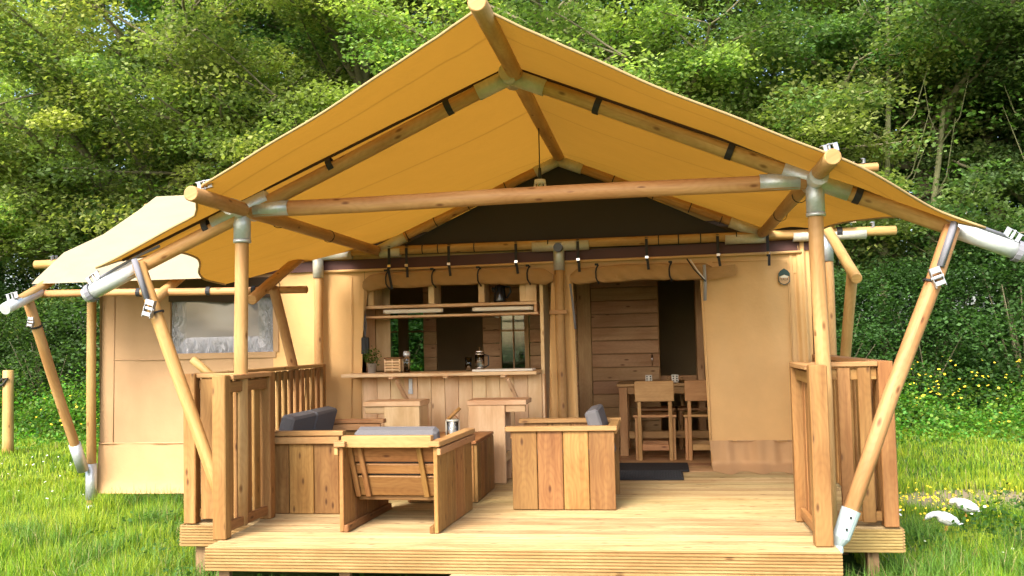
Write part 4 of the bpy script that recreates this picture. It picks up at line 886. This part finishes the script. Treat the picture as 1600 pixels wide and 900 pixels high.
def dining():
    t = thing('dining_table', 'wooden dining table inside the doorway behind the two chairs', 'table', (.35, 10.55, ZD), 0)
    for i in range(4): block(t, 'top_plank', W_TABLE, (-.80, -.36+i*.18, .705), (.75, -.36+i*.18+.177, .735))
    for y in (-.30, .30): board(t, 'apron', W_TABLE, (-.76, y, .665), (.70, y, .665), .078, .025, (0, 1, 0))
    for x in (-.735, .68):
        for y in (-.32, .32): block(t, 'leg', W_TABLE, (x-.042, y-.042, .0), (x+.042, y+.042, .70))
    board(t, 'stretcher', W_TABLE, (-.69, -.28, .21), (.63, -.28, .21), .075, .03, (0, 1, 0))
    c = thing('dining_chair', 'wooden dining chair in the middle of the doorway, its back to the camera', 'chair', (-.065, 9.98, ZD), 0, 'wooden dining chairs round the table')
    for x in (-.15, .15):
        block(c, 'back_leg', W_TABLE, (x-.018, -.20, 0), (x+.018, -.16, .76)); block(c, 'leg', W_TABLE, (x*1.15-.018, .14, 0), (x*1.15+.018, .18, .42)); block(c, 'leg', W_TABLE, (x*1.22-.014, -.158, 0), (x*1.22+.014, -.12, .42))
    block(c, 'backrest', W_TABLE, (-.19, -.222, .58), (.19, -.202, .78)); block(c, 'seat', W_TABLE, (-.21, -.20, .422), (.21, .21, .446)); block(c, 'stretcher', W_TABLE, (-.13, -.195, .10), (.13, -.17, .16)); block(c, 'stretcher', W_TABLE, (-.13, .145, .10), (.13, .17, .16))
    for s in (-.155, .155): block(c, 'side_stretcher', W_TABLE, (s-.01, -.118, .2), (s+.01, .138, .24))
    g = 'wooden dining chairs round the table'
    dup(c, (.42, 9.98, ZD), 0, 'wooden dining chair half hidden by the canvas edge of the doorway', g)
    dup(c, (-.06, 11.02-.12, ZD+.0), math.pi, 'wooden dining chair on the far side of the table, behind the middle chair', g); dup(c, (.38, 10.9, ZD), math.pi, 'wooden dining chair on the far side of the table, nearest the canvas edge', g)
    b = block(None, 'closed_box', BOOK, (-.38, 10.30, ZD+.737), (-.15, 10.50, ZD+.81)); tag(b, 'flat grey-brown box on the left end of the dining table', 'box')
    for x, lab in ((-.12, 'small black and white patterned box on the table left of the middle chair'), (.15, 'small black and white patterned box on the table right of the middle chair')):
        d = thing('patterned_box', lab, 'box', (x, 10.38, ZD+.737), 0, 'patterned boxes on the table'); block(d, 'body', WHITE, (-.035, -.03, 0), (.035, .03, .08), .003)
        for i in range(3):
            for j in range(2): link('dot', MB().tube([(-.018+.036*j, -.0305, .017+.023*i), (-.018+.036*j, -.0325, .017+.023*i)], .008, 8).mesh('dot', BLACK), d)
dining()
def mats():
    m = thing('doormat', 'plain black rubber doormat just inside the doorway', 'doormat', (-.10, 9.15, ZD+.006)); block(m, 'mat', RUBBER, (-.32, -.20, 0), (.33, .36, .012)); 
    m = thing('doormat', 'ridged black rubber doormat on the deck in front of the doorway', 'doormat', (-.13, 8.62, ZD+.004)); block(m, 'mat', RUBBER, (-.28, -.18, 0), (.30, .31, .014))
    mb = MB()
    for i in range(13): mb.box((.01, -.16+i*.037, .0175), (.55, .012, .007), .001)
    for i in range(24): mb.box((-.26+i*.0235, .06, .0165), (.006, .46, .005), .001)
    o = link('ridges', mb.mesh('ridges', RUBBER), m); o['kind'] = 'stuff'
mats()

# ---------------------------------------------------------------- fence post, birds
def outside():
    t = thing('fence_post', 'round wooden fence post with dark rope loop at the left edge of the lawn', 'post', (-10.17, 14.2, 0))
    pole(t, 'shaft', W_POLE, (.0, 0, -.1), (0, 0, 1.34), .085, .08)
    link('rope', MB().tube([(-.1, -.06, 1.15), (-.04, -.1, 1.2), (.05, -.09, 1.22), (-.02, -.1, 1.12), (-.5, -.05, .95), (-1.4, 0, .9), (-3, 0, 1.1)], .02, 7).mesh('rope', ROPE, True), t)
    def bird(label, loc, rz, reach, s):
        b = thing('white_bird', label, 'bird', loc, rz, 'white birds feeding on the lawn')
        # body, neck and head as one skinned surface grown from a spine (along +X is the head)
        pts = [(-.17, 0, .11), (-.11, 0, .125), (-.02, 0, .15), (.06, 0, .185), (.10, 0, .215), (.13+reach*.6, 0, .235-reach*.1), (.165+reach, 0, .225-reach*.35), (.195+reach*1.2, 0, .205-reach*.6)]
        rad = [.02, .062, .088, .085, .055, .036, .036, .016]
        P = []; RR = []
        for i in range(len(pts)-1):
            for k in range(4):
                u = k/4; P.append(Vector(pts[i]).lerp(Vector(pts[i+1]), u)*s); RR.append((rad[i]+(rad[i+1]-rad[i])*sm(u))*s)
        P.append(Vector(pts[-1])*s); RR.append(rad[-1]*s)
        link('body', MB().tube(P, RR, 14).mesh('body', FEATHER, True), b)
        e = Vector(pts[-1])*s; link('beak', MB().tube([e-Vector((.004, 0, 0)), e+Vector((.03, 0, -.014))*s], [.009*s, .002], 6).mesh('beak', BEAK, True), b)
        for sgn in (-1, 1):
            link('wing', MB().tube([Vector((.07, sgn*.06, .17))*s, Vector((.0, sgn*.072, .15))*s, Vector((-.1, sgn*.045, .11))*s, Vector((-.17, sgn*.02, .095))*s], [.012*s, .035*s, .025*s, .004*s], 8, squash=.5).mesh('wing', FEATHER, True), b)
            lg = link('leg', MB().tube([Vector((.0, sgn*.025, .085))*s, Vector((.01, sgn*.026, .04))*s, Vector((.0, sgn*.026, .004))*s, Vector((.03, sgn*.028, .002))*s], .006*s, 5).mesh('leg', BEAK, True), b)
            link('eye', MB().tube([Vector((.165+reach, sgn*.034, .228-reach*.35))*s, Vector((.165+reach, sgn*.0375, .228-reach*.35))*s], .004*s, 6).mesh('eye', BLACK), b)
        link('tail', MB().box(Vector((-.185, 0, .085))*s, (.07*s, .05*s, .008*s), .002, Matrix.Rotation(R(12), 3, 'Y')).mesh('tail', FEATHER), b)
    bird('white bird in the grass stretching its neck low, nearer to the deck', (2.17, 8.15, .075), R(186), .08, .56)
    bird('white bird in the grass with hunched head, farther from the deck', (2.49, 8.75, .075), R(176), .02, .58)
outside()

# ---------------------------------------------------------------- vegetation
def blades(name, P, h, w, tint, lean=.45):
    n = len(P); a = rng.uniform(0, 2*np.pi, n); d = np.stack([np.cos(a), np.sin(a), np.zeros(n)], 1); b = rng.uniform(0, 2*np.pi, n); wd = np.stack([np.cos(b), np.sin(b), np.zeros(n)], 1)*w[:, None]
    l = (rng.uniform(.05, 1, n)*lean)[:, None]; H = h[:, None]; z = np.array((0, 0, 1.))
    p0, p1 = P-wd, P+wd; m0 = P+z*H*.55+d*H*l*.35; p2, p3 = m0-wd*.75, m0+wd*.75; tip = P+z*H*(1-l*.35)+d*H*l*1.0
    V = np.stack([p0, p1, p3, p2, tip], 1).reshape(-1, 3); i = np.arange(n)*5
    quads = np.stack([i, i+1, i+2, i+3], 1); tris = np.stack([i+3, i+2, i+4], 1); loops = np.concatenate([quads, tris], 1).ravel()
    me = bpy.data.meshes.new(name); me.vertices.add(5*n); me.vertices.foreach_set('co', V.ravel()); me.loops.add(7*n); me.loops.foreach_set('vertex_index', loops.astype(np.int32))
    me.polygons.add(2*n); ls = np.stack([np.arange(n)*7, np.arange(n)*7+4], 1).ravel(); lt = np.tile([4, 3], n); me.polygons.foreach_set('loop_start', ls.astype(np.int32)); me.polygons.foreach_set('loop_total', lt.astype(np.int32))
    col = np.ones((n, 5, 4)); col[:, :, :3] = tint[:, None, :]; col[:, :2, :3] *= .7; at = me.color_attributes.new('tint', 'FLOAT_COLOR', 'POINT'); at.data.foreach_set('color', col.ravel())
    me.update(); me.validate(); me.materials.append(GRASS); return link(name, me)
def patchy(x, y): return np.sin(x*1.7+np.sin(y*1.3)*1.5)*.5+np.sin(y*2.1+x*.8+2)*.5
def soilmask(x, y): return ((x-3.05)/.95)**2+((y-10.1)/.75)**2 < .95
FRAME[0] = Matrix.Identity(4)
def vegetation():
    def lawn(nm, n, x0, x1, y0, y1, hm, wm, label):
        x = rng.uniform(x0, x1, n); y = y0+(y1-y0)*rng.uniform(0, 1, n)**1.15
        under = (x > -3.2) & (x < 1.35) & (y > 5.85) & (y < 13) | (x > -5.5) & (x < 1.3) & (y > 9.3) & (y < 12.4); vis = (x > -.74*y-1.5) & (x < .50*y+1.5)
        sm_ = soilmask(x, y) & (rng.uniform(0, 1, n) > .12); k = ~under & vis & ~sm_; x, y = x[k], y[k]; n = len(x)
        pt = patchy(x, y); g = rng.uniform(0, 1, n); tuft = np.clip(np.sin(x*5.1+y*2.2)*np.sin(y*4.3-x*1.9), 0, 1)
        h = hm*(.45+.5*g+.35*pt*.5+.6*tuft)*np.where((np.abs(x+.9) > 2.1) & (y < 9.3) & (np.abs(x+.9) < 4.6), 1.6, 1); h = np.clip(h, .03, .5); h = np.where((x-2.3)**2/.35+(y-8.2)**2/.9 < 1, h*.35, h)
        base = np.array((.15, .29, .016)); yel = np.array((.40, .44, .03)); dark = np.array((.06, .15, .016)); straw = np.array((.33, .29, .11))
        t = np.clip(.42+.35*pt+rng.normal(0, .22, n), 0, 1)[:, None]; c = base*(1-t)+yel*t; dk = (rng.uniform(0, 1, n) < .2)[:, None]; c = np.where(dk, dark, c); st = (rng.uniform(0, 1, n) < .05)[:, None]; c = np.where(st, straw, c)
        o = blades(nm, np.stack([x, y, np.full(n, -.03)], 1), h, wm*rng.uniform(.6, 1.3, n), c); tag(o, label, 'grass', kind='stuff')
    lawn('grass', 250000, -9, 5.5, 5.5, 11, .15, .0032, 'long bright green grass around the deck and tent')
    lawn('grass', 160000, -15, 11, 10.5, 17.5, .14, .007, 'bright green lawn between the tent and the trees')
    def tufts():
        P = []; H = []; C = []
        spots = [(-3.35, 6.2), (-3.5, 6.6), (-3.1, 5.6), (-3.7, 7.3), (-3.45, 7.9), (-3.6, 8.6), (-4.2, 8.95), (-4.8, 9.0), (-5.3, 9.1), (-4.4, 8.1), (1.6, 6.6), (1.15, 6.05), (1.7, 7.3), (1.65, 8.2), (1.3, 6.2), (-2.4, 5.5), (-1.5, 5.52), (.5, 5.5), (-5.0, 7.4), (-4.4, 6.7), (2.3, 6.6), (2.9, 7.4)]
        for cx, cy in spots:
            for _ in range(4):
                a, b = random.gauss(cx, .22), random.gauss(cy, .18); k = 190; P.append(np.stack([rng.normal(a, .055, k), rng.normal(b, .055, k), np.full(k, -.03)], 1)); H.append(rng.uniform(.14, .36, k)); g = rng.uniform(.6, 1.3, (k, 1)); C.append(np.where(rng.uniform(0, 1, (k, 1)) < .08, np.array((.38, .33, .14)), np.array((.11, .24, .03))*g))
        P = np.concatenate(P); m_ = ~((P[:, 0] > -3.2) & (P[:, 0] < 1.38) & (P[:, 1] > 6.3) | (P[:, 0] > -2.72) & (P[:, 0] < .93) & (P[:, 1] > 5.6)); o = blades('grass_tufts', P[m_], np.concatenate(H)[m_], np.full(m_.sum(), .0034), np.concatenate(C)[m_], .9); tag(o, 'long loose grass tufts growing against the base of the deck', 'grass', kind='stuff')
    tufts()
    # flowers in the lawn, right side
    def flowers(nm, P, r, col, label):
        n = len(P); mb = MB()
        for p in P:
            k = 6; b = len(mb.v); mb.v.append(Vector(p)+Vector((0, 0, .004))); rr = r*random.uniform(.6, 1.2); tx, ty = random.uniform(-.5, .5), random.uniform(-.8, .1)
            for i in range(k): a = i*2*math.pi/k; mb.v.append(Vector(p)+Vector((rr*math.cos(a), rr*math.sin(a), rr*(tx*math.cos(a)+ty*math.sin(a))*-1)))
            for i in range(k): mb.poly([b, b+1+i, b+1+(i+1) % k], [(0, 0)]*3)
        m = simple(nm+'_petals', col, .7); o = link(nm, mb.mesh(nm, m)); tag(o, label, 'flowers', kind='stuff')
    P = [(random.gauss(2.35, .35), random.gauss(9.4, .45), random.uniform(.08, .14)) for _ in range(130)]+[(random.gauss(3.4, .5), random.gauss(9.7, .4), random.uniform(.05, .12)) for _ in range(70)]
    flowers('yellow_flowers', P, .013, (.75, .55, .02), 'small yellow flowers in the lawn around the bare soil patch')
    P = [(random.uniform(1.8, 4.2), random.uniform(7.0, 9.0), random.uniform(.09, .15)) for _ in range(45)]+[(random.uniform(-9, -5.8), random.uniform(9, 14), random.uniform(.09, .15)) for _ in range(60)]
    flowers('white_clover', P, .014, (.75, .72, .66), 'white clover heads dotted through the lawn')
    # clumps of broad leaves near the birds and the deck
    pts = []
    for cx, cy, s, k in ((2.6, 8.3, .22, 260), (2.9, 8.9, .18, 200), (2.45, 7.7, .2, 220), (1.75, 7.3, .15, 120), (-3.05, 6.0, .12, 120), (-3.6, 7.0, .3, 260), (-4.3, 7.9, .35, 300), (-3.9, 8.9, .3, 260), (3.2, 9.6, .2, 120), (-2.2, 5.85, .3, 80)):
        for _ in range(k): pts.append((random.gauss(cx, s), random.gauss(cy, s), random.uniform(.04, .20)))
    P = np.array(pts); o = leaves('broad_leaf_weeds', P, .035, np.tile((.06, .15, .025), (len(P), 1)), rng.uniform(.6, 1.5, len(P)), LEAF, M=Matrix.Identity(4)); tag(o, 'low broad-leaved weeds in clumps beside the deck and birds', 'weeds', kind='stuff')
    # flowering weed belt at the wood's edge
    n = 100000; x = rng.uniform(-16, 12, n); y = 14.7+rng.uniform(0, 1, n)**.7*3.3; hh = np.clip((y-14.9)*.55, .10, 1.3)*(.72+.4*patchy(x*1.3, y))*rng.uniform(.6, 1.15, n); z = hh*rng.uniform(.05, 1, n)**.6
    c = np.array((.085, .19, .024))*rng.uniform(.55, 1.7, n)[:, None]*(1+.35*patchy(x, y*2))[:, None]; c[:, 0] *= rng.uniform(.8, 1.7, n)
    o = leaves('meadow_weeds', np.stack([x, y, z], 1), .055, c, np.ones(n), LEAF, M=Matrix.Identity(4), flat=.35); tag(o, 'belt of tall leafy weeds along the edge of the wood', 'weeds', kind='stuff')
    P = []
    for _ in range(480):
        X = random.choice((random.gauss(-7.5, 2.2), random.gauss(-7.5, 2.2), random.gauss(4.6, 1.0), random.gauss(7, 1.5), random.uniform(-14, 10))); Y = random.uniform(15.5, 17.6); P.append((X, Y, min(1.1, (Y-15.1)*.62)*random.uniform(.6, 1.1)+.03))
    flowers('ragwort_flowers', P, .022, (.8, .56, .03), 'yellow flower heads on the tall weeds at the edge of the wood')
    # trees
    def tree_proto(kind, H, seed, lightness, hang):
        r = np.random.default_rng(seed); rnd = random.Random(seed); segs = MB(); tips = []
        def branch(p, d, Ln, rad, lvl):
            pts = [p]; n = 5; q = Vector(p); dd = Vector(d).normalized(); rs = [rad]
            for i in range(n):
                dd = (dd+Vector((rnd.gauss(0, .12), rnd.gauss(0, .12), rnd.gauss(.03, .08)-(.05 if lvl > 0 else 0)))).normalized(); q = q+dd*Ln/n; pts.append(q.copy()); rs.append(rad*(1-.75*(i+1)/n)+.008)
                if lvl < 2 and (lvl > 0 or i > 0):
                    for _ in range(3 if lvl == 0 else 2):
                        a = rnd.uniform(0, 6.283); sd = Vector((math.cos(a), math.sin(a), rnd.uniform(.05, .6))); branch(q, sd+dd*.3, Ln*rnd.uniform(.28, .46) if lvl == 0 else Ln*rnd.uniform(.35, .55), rs[-1]*.5, lvl+1)
                if lvl >= 1 and i >= 2: tips.append(q.copy())
            segs.tube(pts, rs, 7 if lvl < 2 else 4, False)
        branch(Vector((0, 0, -.1)), Vector((rnd.uniform(-.1, .1), rnd.uniform(-.1, .1), 1)), H*.9, H*.016+.03, 0)
        # lower limbs that reach to the light
        for _ in range(7):
            a = rnd.uniform(-2.9, -.3); z = rnd.uniform(1.5, H*.5); branch(Vector((0, 0, z)), Vector((math.cos(a), math.sin(a), .5)), rnd.uniform(2.2, 3.6), .07, 1)
        P = []; C = []
        for tp in tips:
            k = rnd.randint(140, 270) if tp.z > H*hang else rnd.randint(15, 60); rr = rnd.uniform(.38, .72); shade = rnd.uniform(.6, 1.35); hue = rnd.uniform(0, 1)
            q = r.normal(0, 1, (k, 3)); q /= np.linalg.norm(q, axis=1)[:, None]+1e-6; q *= (r.uniform(.15, 1, (k, 1))**.5)*np.array((rr*1.25, rr*1.25, rr*.5)); q[:, 2] -= .18*(q[:, 0]**2+q[:, 1]**2)/rr
            P.append(q+np.array(tp)); hue *= .45 if kind in (2, 3) else 1; base = np.array((.08, .165, .055) if kind in (2, 3) else (.115, .19, .06))*(1-hue)+np.array((.26, .29, .085))*hue; C.append(np.tile(base*shade*lightness, (k, 1))*r.uniform(.7, 1.35, (k, 1)))
        P = np.concatenate(P); C = np.concatenate(C); return segs, P, C
    protos = []
    for kind, (H, sd, li, hg) in enumerate(((13.5, 3, 1.5, .12), (12.5, 11, 1.4, .1), (14.5, 23, 1.15, .22), (13.0, 31, 1.05, .3), (13.5, 47, 1.25, .15))):
        segs, P, C = tree_proto(kind, H, sd, li, hg); o = thing('broadleaf_tree', 'x', 'tree', (0, 0, -50), 0)
        tk = link('trunk', segs.mesh('trunk', BARK, True), o); cr = leaves('crown', P, .080, C, np.ones(len(P)), LEAF, parent=o); protos.append(o); open('/tmp/tree.txt', 'a').write('%d %d\n' % (kind, len(P)))
    ft = [(-15.2, 20.5, 0, 'bright green tree at the far left edge of the wood'), (-11.6, 19.6, 1, 'yellow-green tree above the left fence post'), (-8.4, 20.3, 0, 'broad yellow-green tree behind the white left roof slope'), (-5.4, 19.8, 4, 'mid green tree left of the porch gable peak'), (-2.6, 20.6, 1, 'light green tree directly behind the left half of the gable'), (.3, 20.2, 0, 'yellow-green tree just right of the gable peak'),
          (2.6, 20.8, 4, 'mid green tree behind the right roof slope'), (5.0, 20.6, 2, 'dark green tree with bare lower trunk behind the right roof tip'), (7.4, 20.2, 3, 'dark green tree with slim pale trunk right of the tent'), (9.8, 19.8, 2, 'dark tree at the far right edge of the wood')]
    bt = [(-18, 25, 3), (-13.6, 24.6, 2), (-10, 25.4, 4), (-6.6, 24.8, 3), (-3.6, 25, 4), (-.6, 25.5, 3), (3.9, 24.8, 2), (8.6, 25, 3), (13, 25.2, 2)]
    used = set()
    def put(x, y, k, lab, grp, rz, s=1.0):
        if k not in used: o = protos[k]; used.add(k); o.location = (x, y, 0); o.rotation_euler = (0, 0, rz); o['label'] = lab; o['group'] = grp
        else: o = dup(protos[k], (x, y, 0), rz, lab, grp)
        o.scale = (s, s, s)
    for i, (x, y, k, lab) in enumerate(ft): put(x, y, k, lab, 'trees along the front of the wood', [0, .3, -.25, .15, -.4, .35, -.15, .2, -.3, .1][i], random.uniform(.93, 1.08))
    for i, (x, y, k) in enumerate(bt): put(x, y, k, 'dark tree deeper in the wood, mostly hidden behind the front row', 'trees deeper in the wood', random.uniform(0, 6), random.uniform(.95, 1.2))
    def sapling():
        rnd = random.Random(77); r2 = np.random.default_rng(77); sg = MB(); P = []; C = []
        pts = [Vector((.25*math.sin(i*.7), .1*math.cos(i), i*1.05-.1)) for i in range(11)]; sg.tube(pts, [.085-.0065*i for i in range(11)], 8, False)
        for i in range(3, 11):
            for _ in range(3):
                a = rnd.uniform(0, 6.283); Lb = rnd.uniform(.6, 1.3); p = pts[i]; q = p+Vector((math.cos(a), math.sin(a), .7))*Lb*.5; e = p+Vector((math.cos(a)*.9, math.sin(a)*.9, 1.3))*Lb; sg.tube([p, q, e], [.018, .012, .004], 5, False)
                k = 45 if i < 7 else 110; qn = r2.normal(0, .3, (k, 3))*np.array((1.2, 1.2, .5)); P.append(qn+np.array(e)); C.append(np.tile(np.array((.11, .21, .04))*r2.uniform(.7, 1.4), (k, 1)))
        return sg, np.concatenate(P), np.concatenate(C)
    sg, P, C = sapling(); so_ = thing('slim_tree', 'slim pale-barked tree rising just right of the right roof tail sleeve', 'tree', (7.1, 19.0, 0), .4, 'slim trees at the right edge of the wood'); link('trunk', sg.mesh('trunk', simple('pale_bark', (.20, .20, .10), .9, 0, .6, 12, .2, .3), True), so_); leaves('crown', P, .09, C, np.ones(len(P)), LEAF, parent=so_)
    dup(so_, (4.3, 19.1, 0), 2.2, 'slim pale-barked tree leaning behind the right ridge pole end'); dup(so_, (5.3, 19.4, 0), 4.0, 'slim pale-barked tree above the right rafter tail'); dup(so_, (8.6, 19.3, 0), 1.2, 'slim pale-barked tree closest to the right edge'); dup(so_, (-9.6, 19.0, 0), 3.1, 'slim pale-barked tree above the roped fence post')
    # shrubs below the trees
    def shrub_proto(seed, li):
        r = np.random.default_rng(seed); P = []; C = []; sg = MB()
        for _ in range(16):
            a = r.uniform(0, 6.28); rr = r.uniform(.3, 1.2); sg.tube([(0, 0, 0), (rr*.4*math.cos(a), rr*.4*math.sin(a), 1.0), (rr*math.cos(a), rr*math.sin(a), r.uniform(1.6, 2.9))], [.025, .018, .008], 5, False)
        for _ in range(150):
            a = r.uniform(0, 6.28); rr = r.uniform(.2, 1.45); z = r.uniform(.2, 3.2); rr *= 1-.35*(z/3.2)**2; k = int(r.integers(110, 190)); q = r.normal(0, .22, (k, 3))*np.array((1.2, 1.2, .6)); q += np.array((rr*math.cos(a), rr*math.sin(a), z))
            P.append(q); C.append(np.tile(np.array((.08, .165, .045))*li*r.uniform(.6, 1.6), (k, 1))*r.uniform(.7, 1.4, (k, 1)))
        return sg, np.concatenate(P), np.concatenate(C)
    sp = []
    for sd, li in ((5, .9), (9, .7)):
        sg, P, C = shrub_proto(sd, li); o = thing('leafy_shrub', 'x', 'shrub', (0, 0, -50), 0); link('stems', sg.mesh('stems', BARK, True), o); leaves('foliage', P, .060, C, np.ones(len(P)), LEAF, parent=o); sp.append(o)
    us = set(); deep = []
    hid = 'dark green shrub hidden behind the tent'
    SHL = ['dense green shrub outside the left edge of the lawn', 'dense green shrub left of the roped fence post', 'dense green shrub directly behind the roped fence post', 'dense green shrub just right of the roped fence post', 'dense green shrub behind the slanted strut at the far left of the tent',
           'dense green shrub between the far left tent post and the wing wall', 'dark green shrub behind the wing wall window', hid, hid, hid, hid, 'dark green shrub behind the right railing', 'dark green shrub behind the slanted right strut', 'dark green shrub right of the slanted right strut, above the yellow flowers', 'dark green shrub near the right edge above the birds', 'dark green shrub at the far right edge under the dark tree']
    xs = [-16, -14.1, -12.3, -10.4, -8.7, -6.9, -5.1, -3.3, -1.2, 1.0, 3.0, 4.7, 6.3, 8.0, 9.8, 11.5]
    for i, x in enumerate([-19+2.3*j for j in range(16)]):
        deep.append((x, 22.6+random.uniform(-.5, .5)))
    for i, x in enumerate(xs):
        k = 1 if x > 2 else 0; k = i % 2 if x < 0 else 1-(i % 3 == 0)
        lab = SHL[i]
        if k not in us: us.add(k); o = sp[k]; o.location = (x, 18.4, 0); o['label'] = lab; o['group'] = 'shrubs at the foot of the wood'
        else: o = dup(sp[k], (x, 18.2+random.uniform(-.3, .5), 0), random.uniform(0, 6), lab, 'shrubs at the foot of the wood')
        s = random.uniform(.85, 1.2); o.scale = (s, s, s*random.uniform(.85, 1.1))
    for x, y in deep:
        o = dup(sp[1], (x, y, 0), random.uniform(0, 6), 'shaded shrub deep under the trees, mostly hidden by the front shrubs', 'shrubs deeper in the wood'); s = random.uniform(1.2, 1.5); o.scale = (s, s, s)
vegetation()
# nothing may stay at the prototype position
for o in list(COL.objects):
    if o.location.z < -40 and o.parent is None:
        for c in list(o.children_recursive): bpy.data.objects.remove(c)
        bpy.data.objects.remove(o)
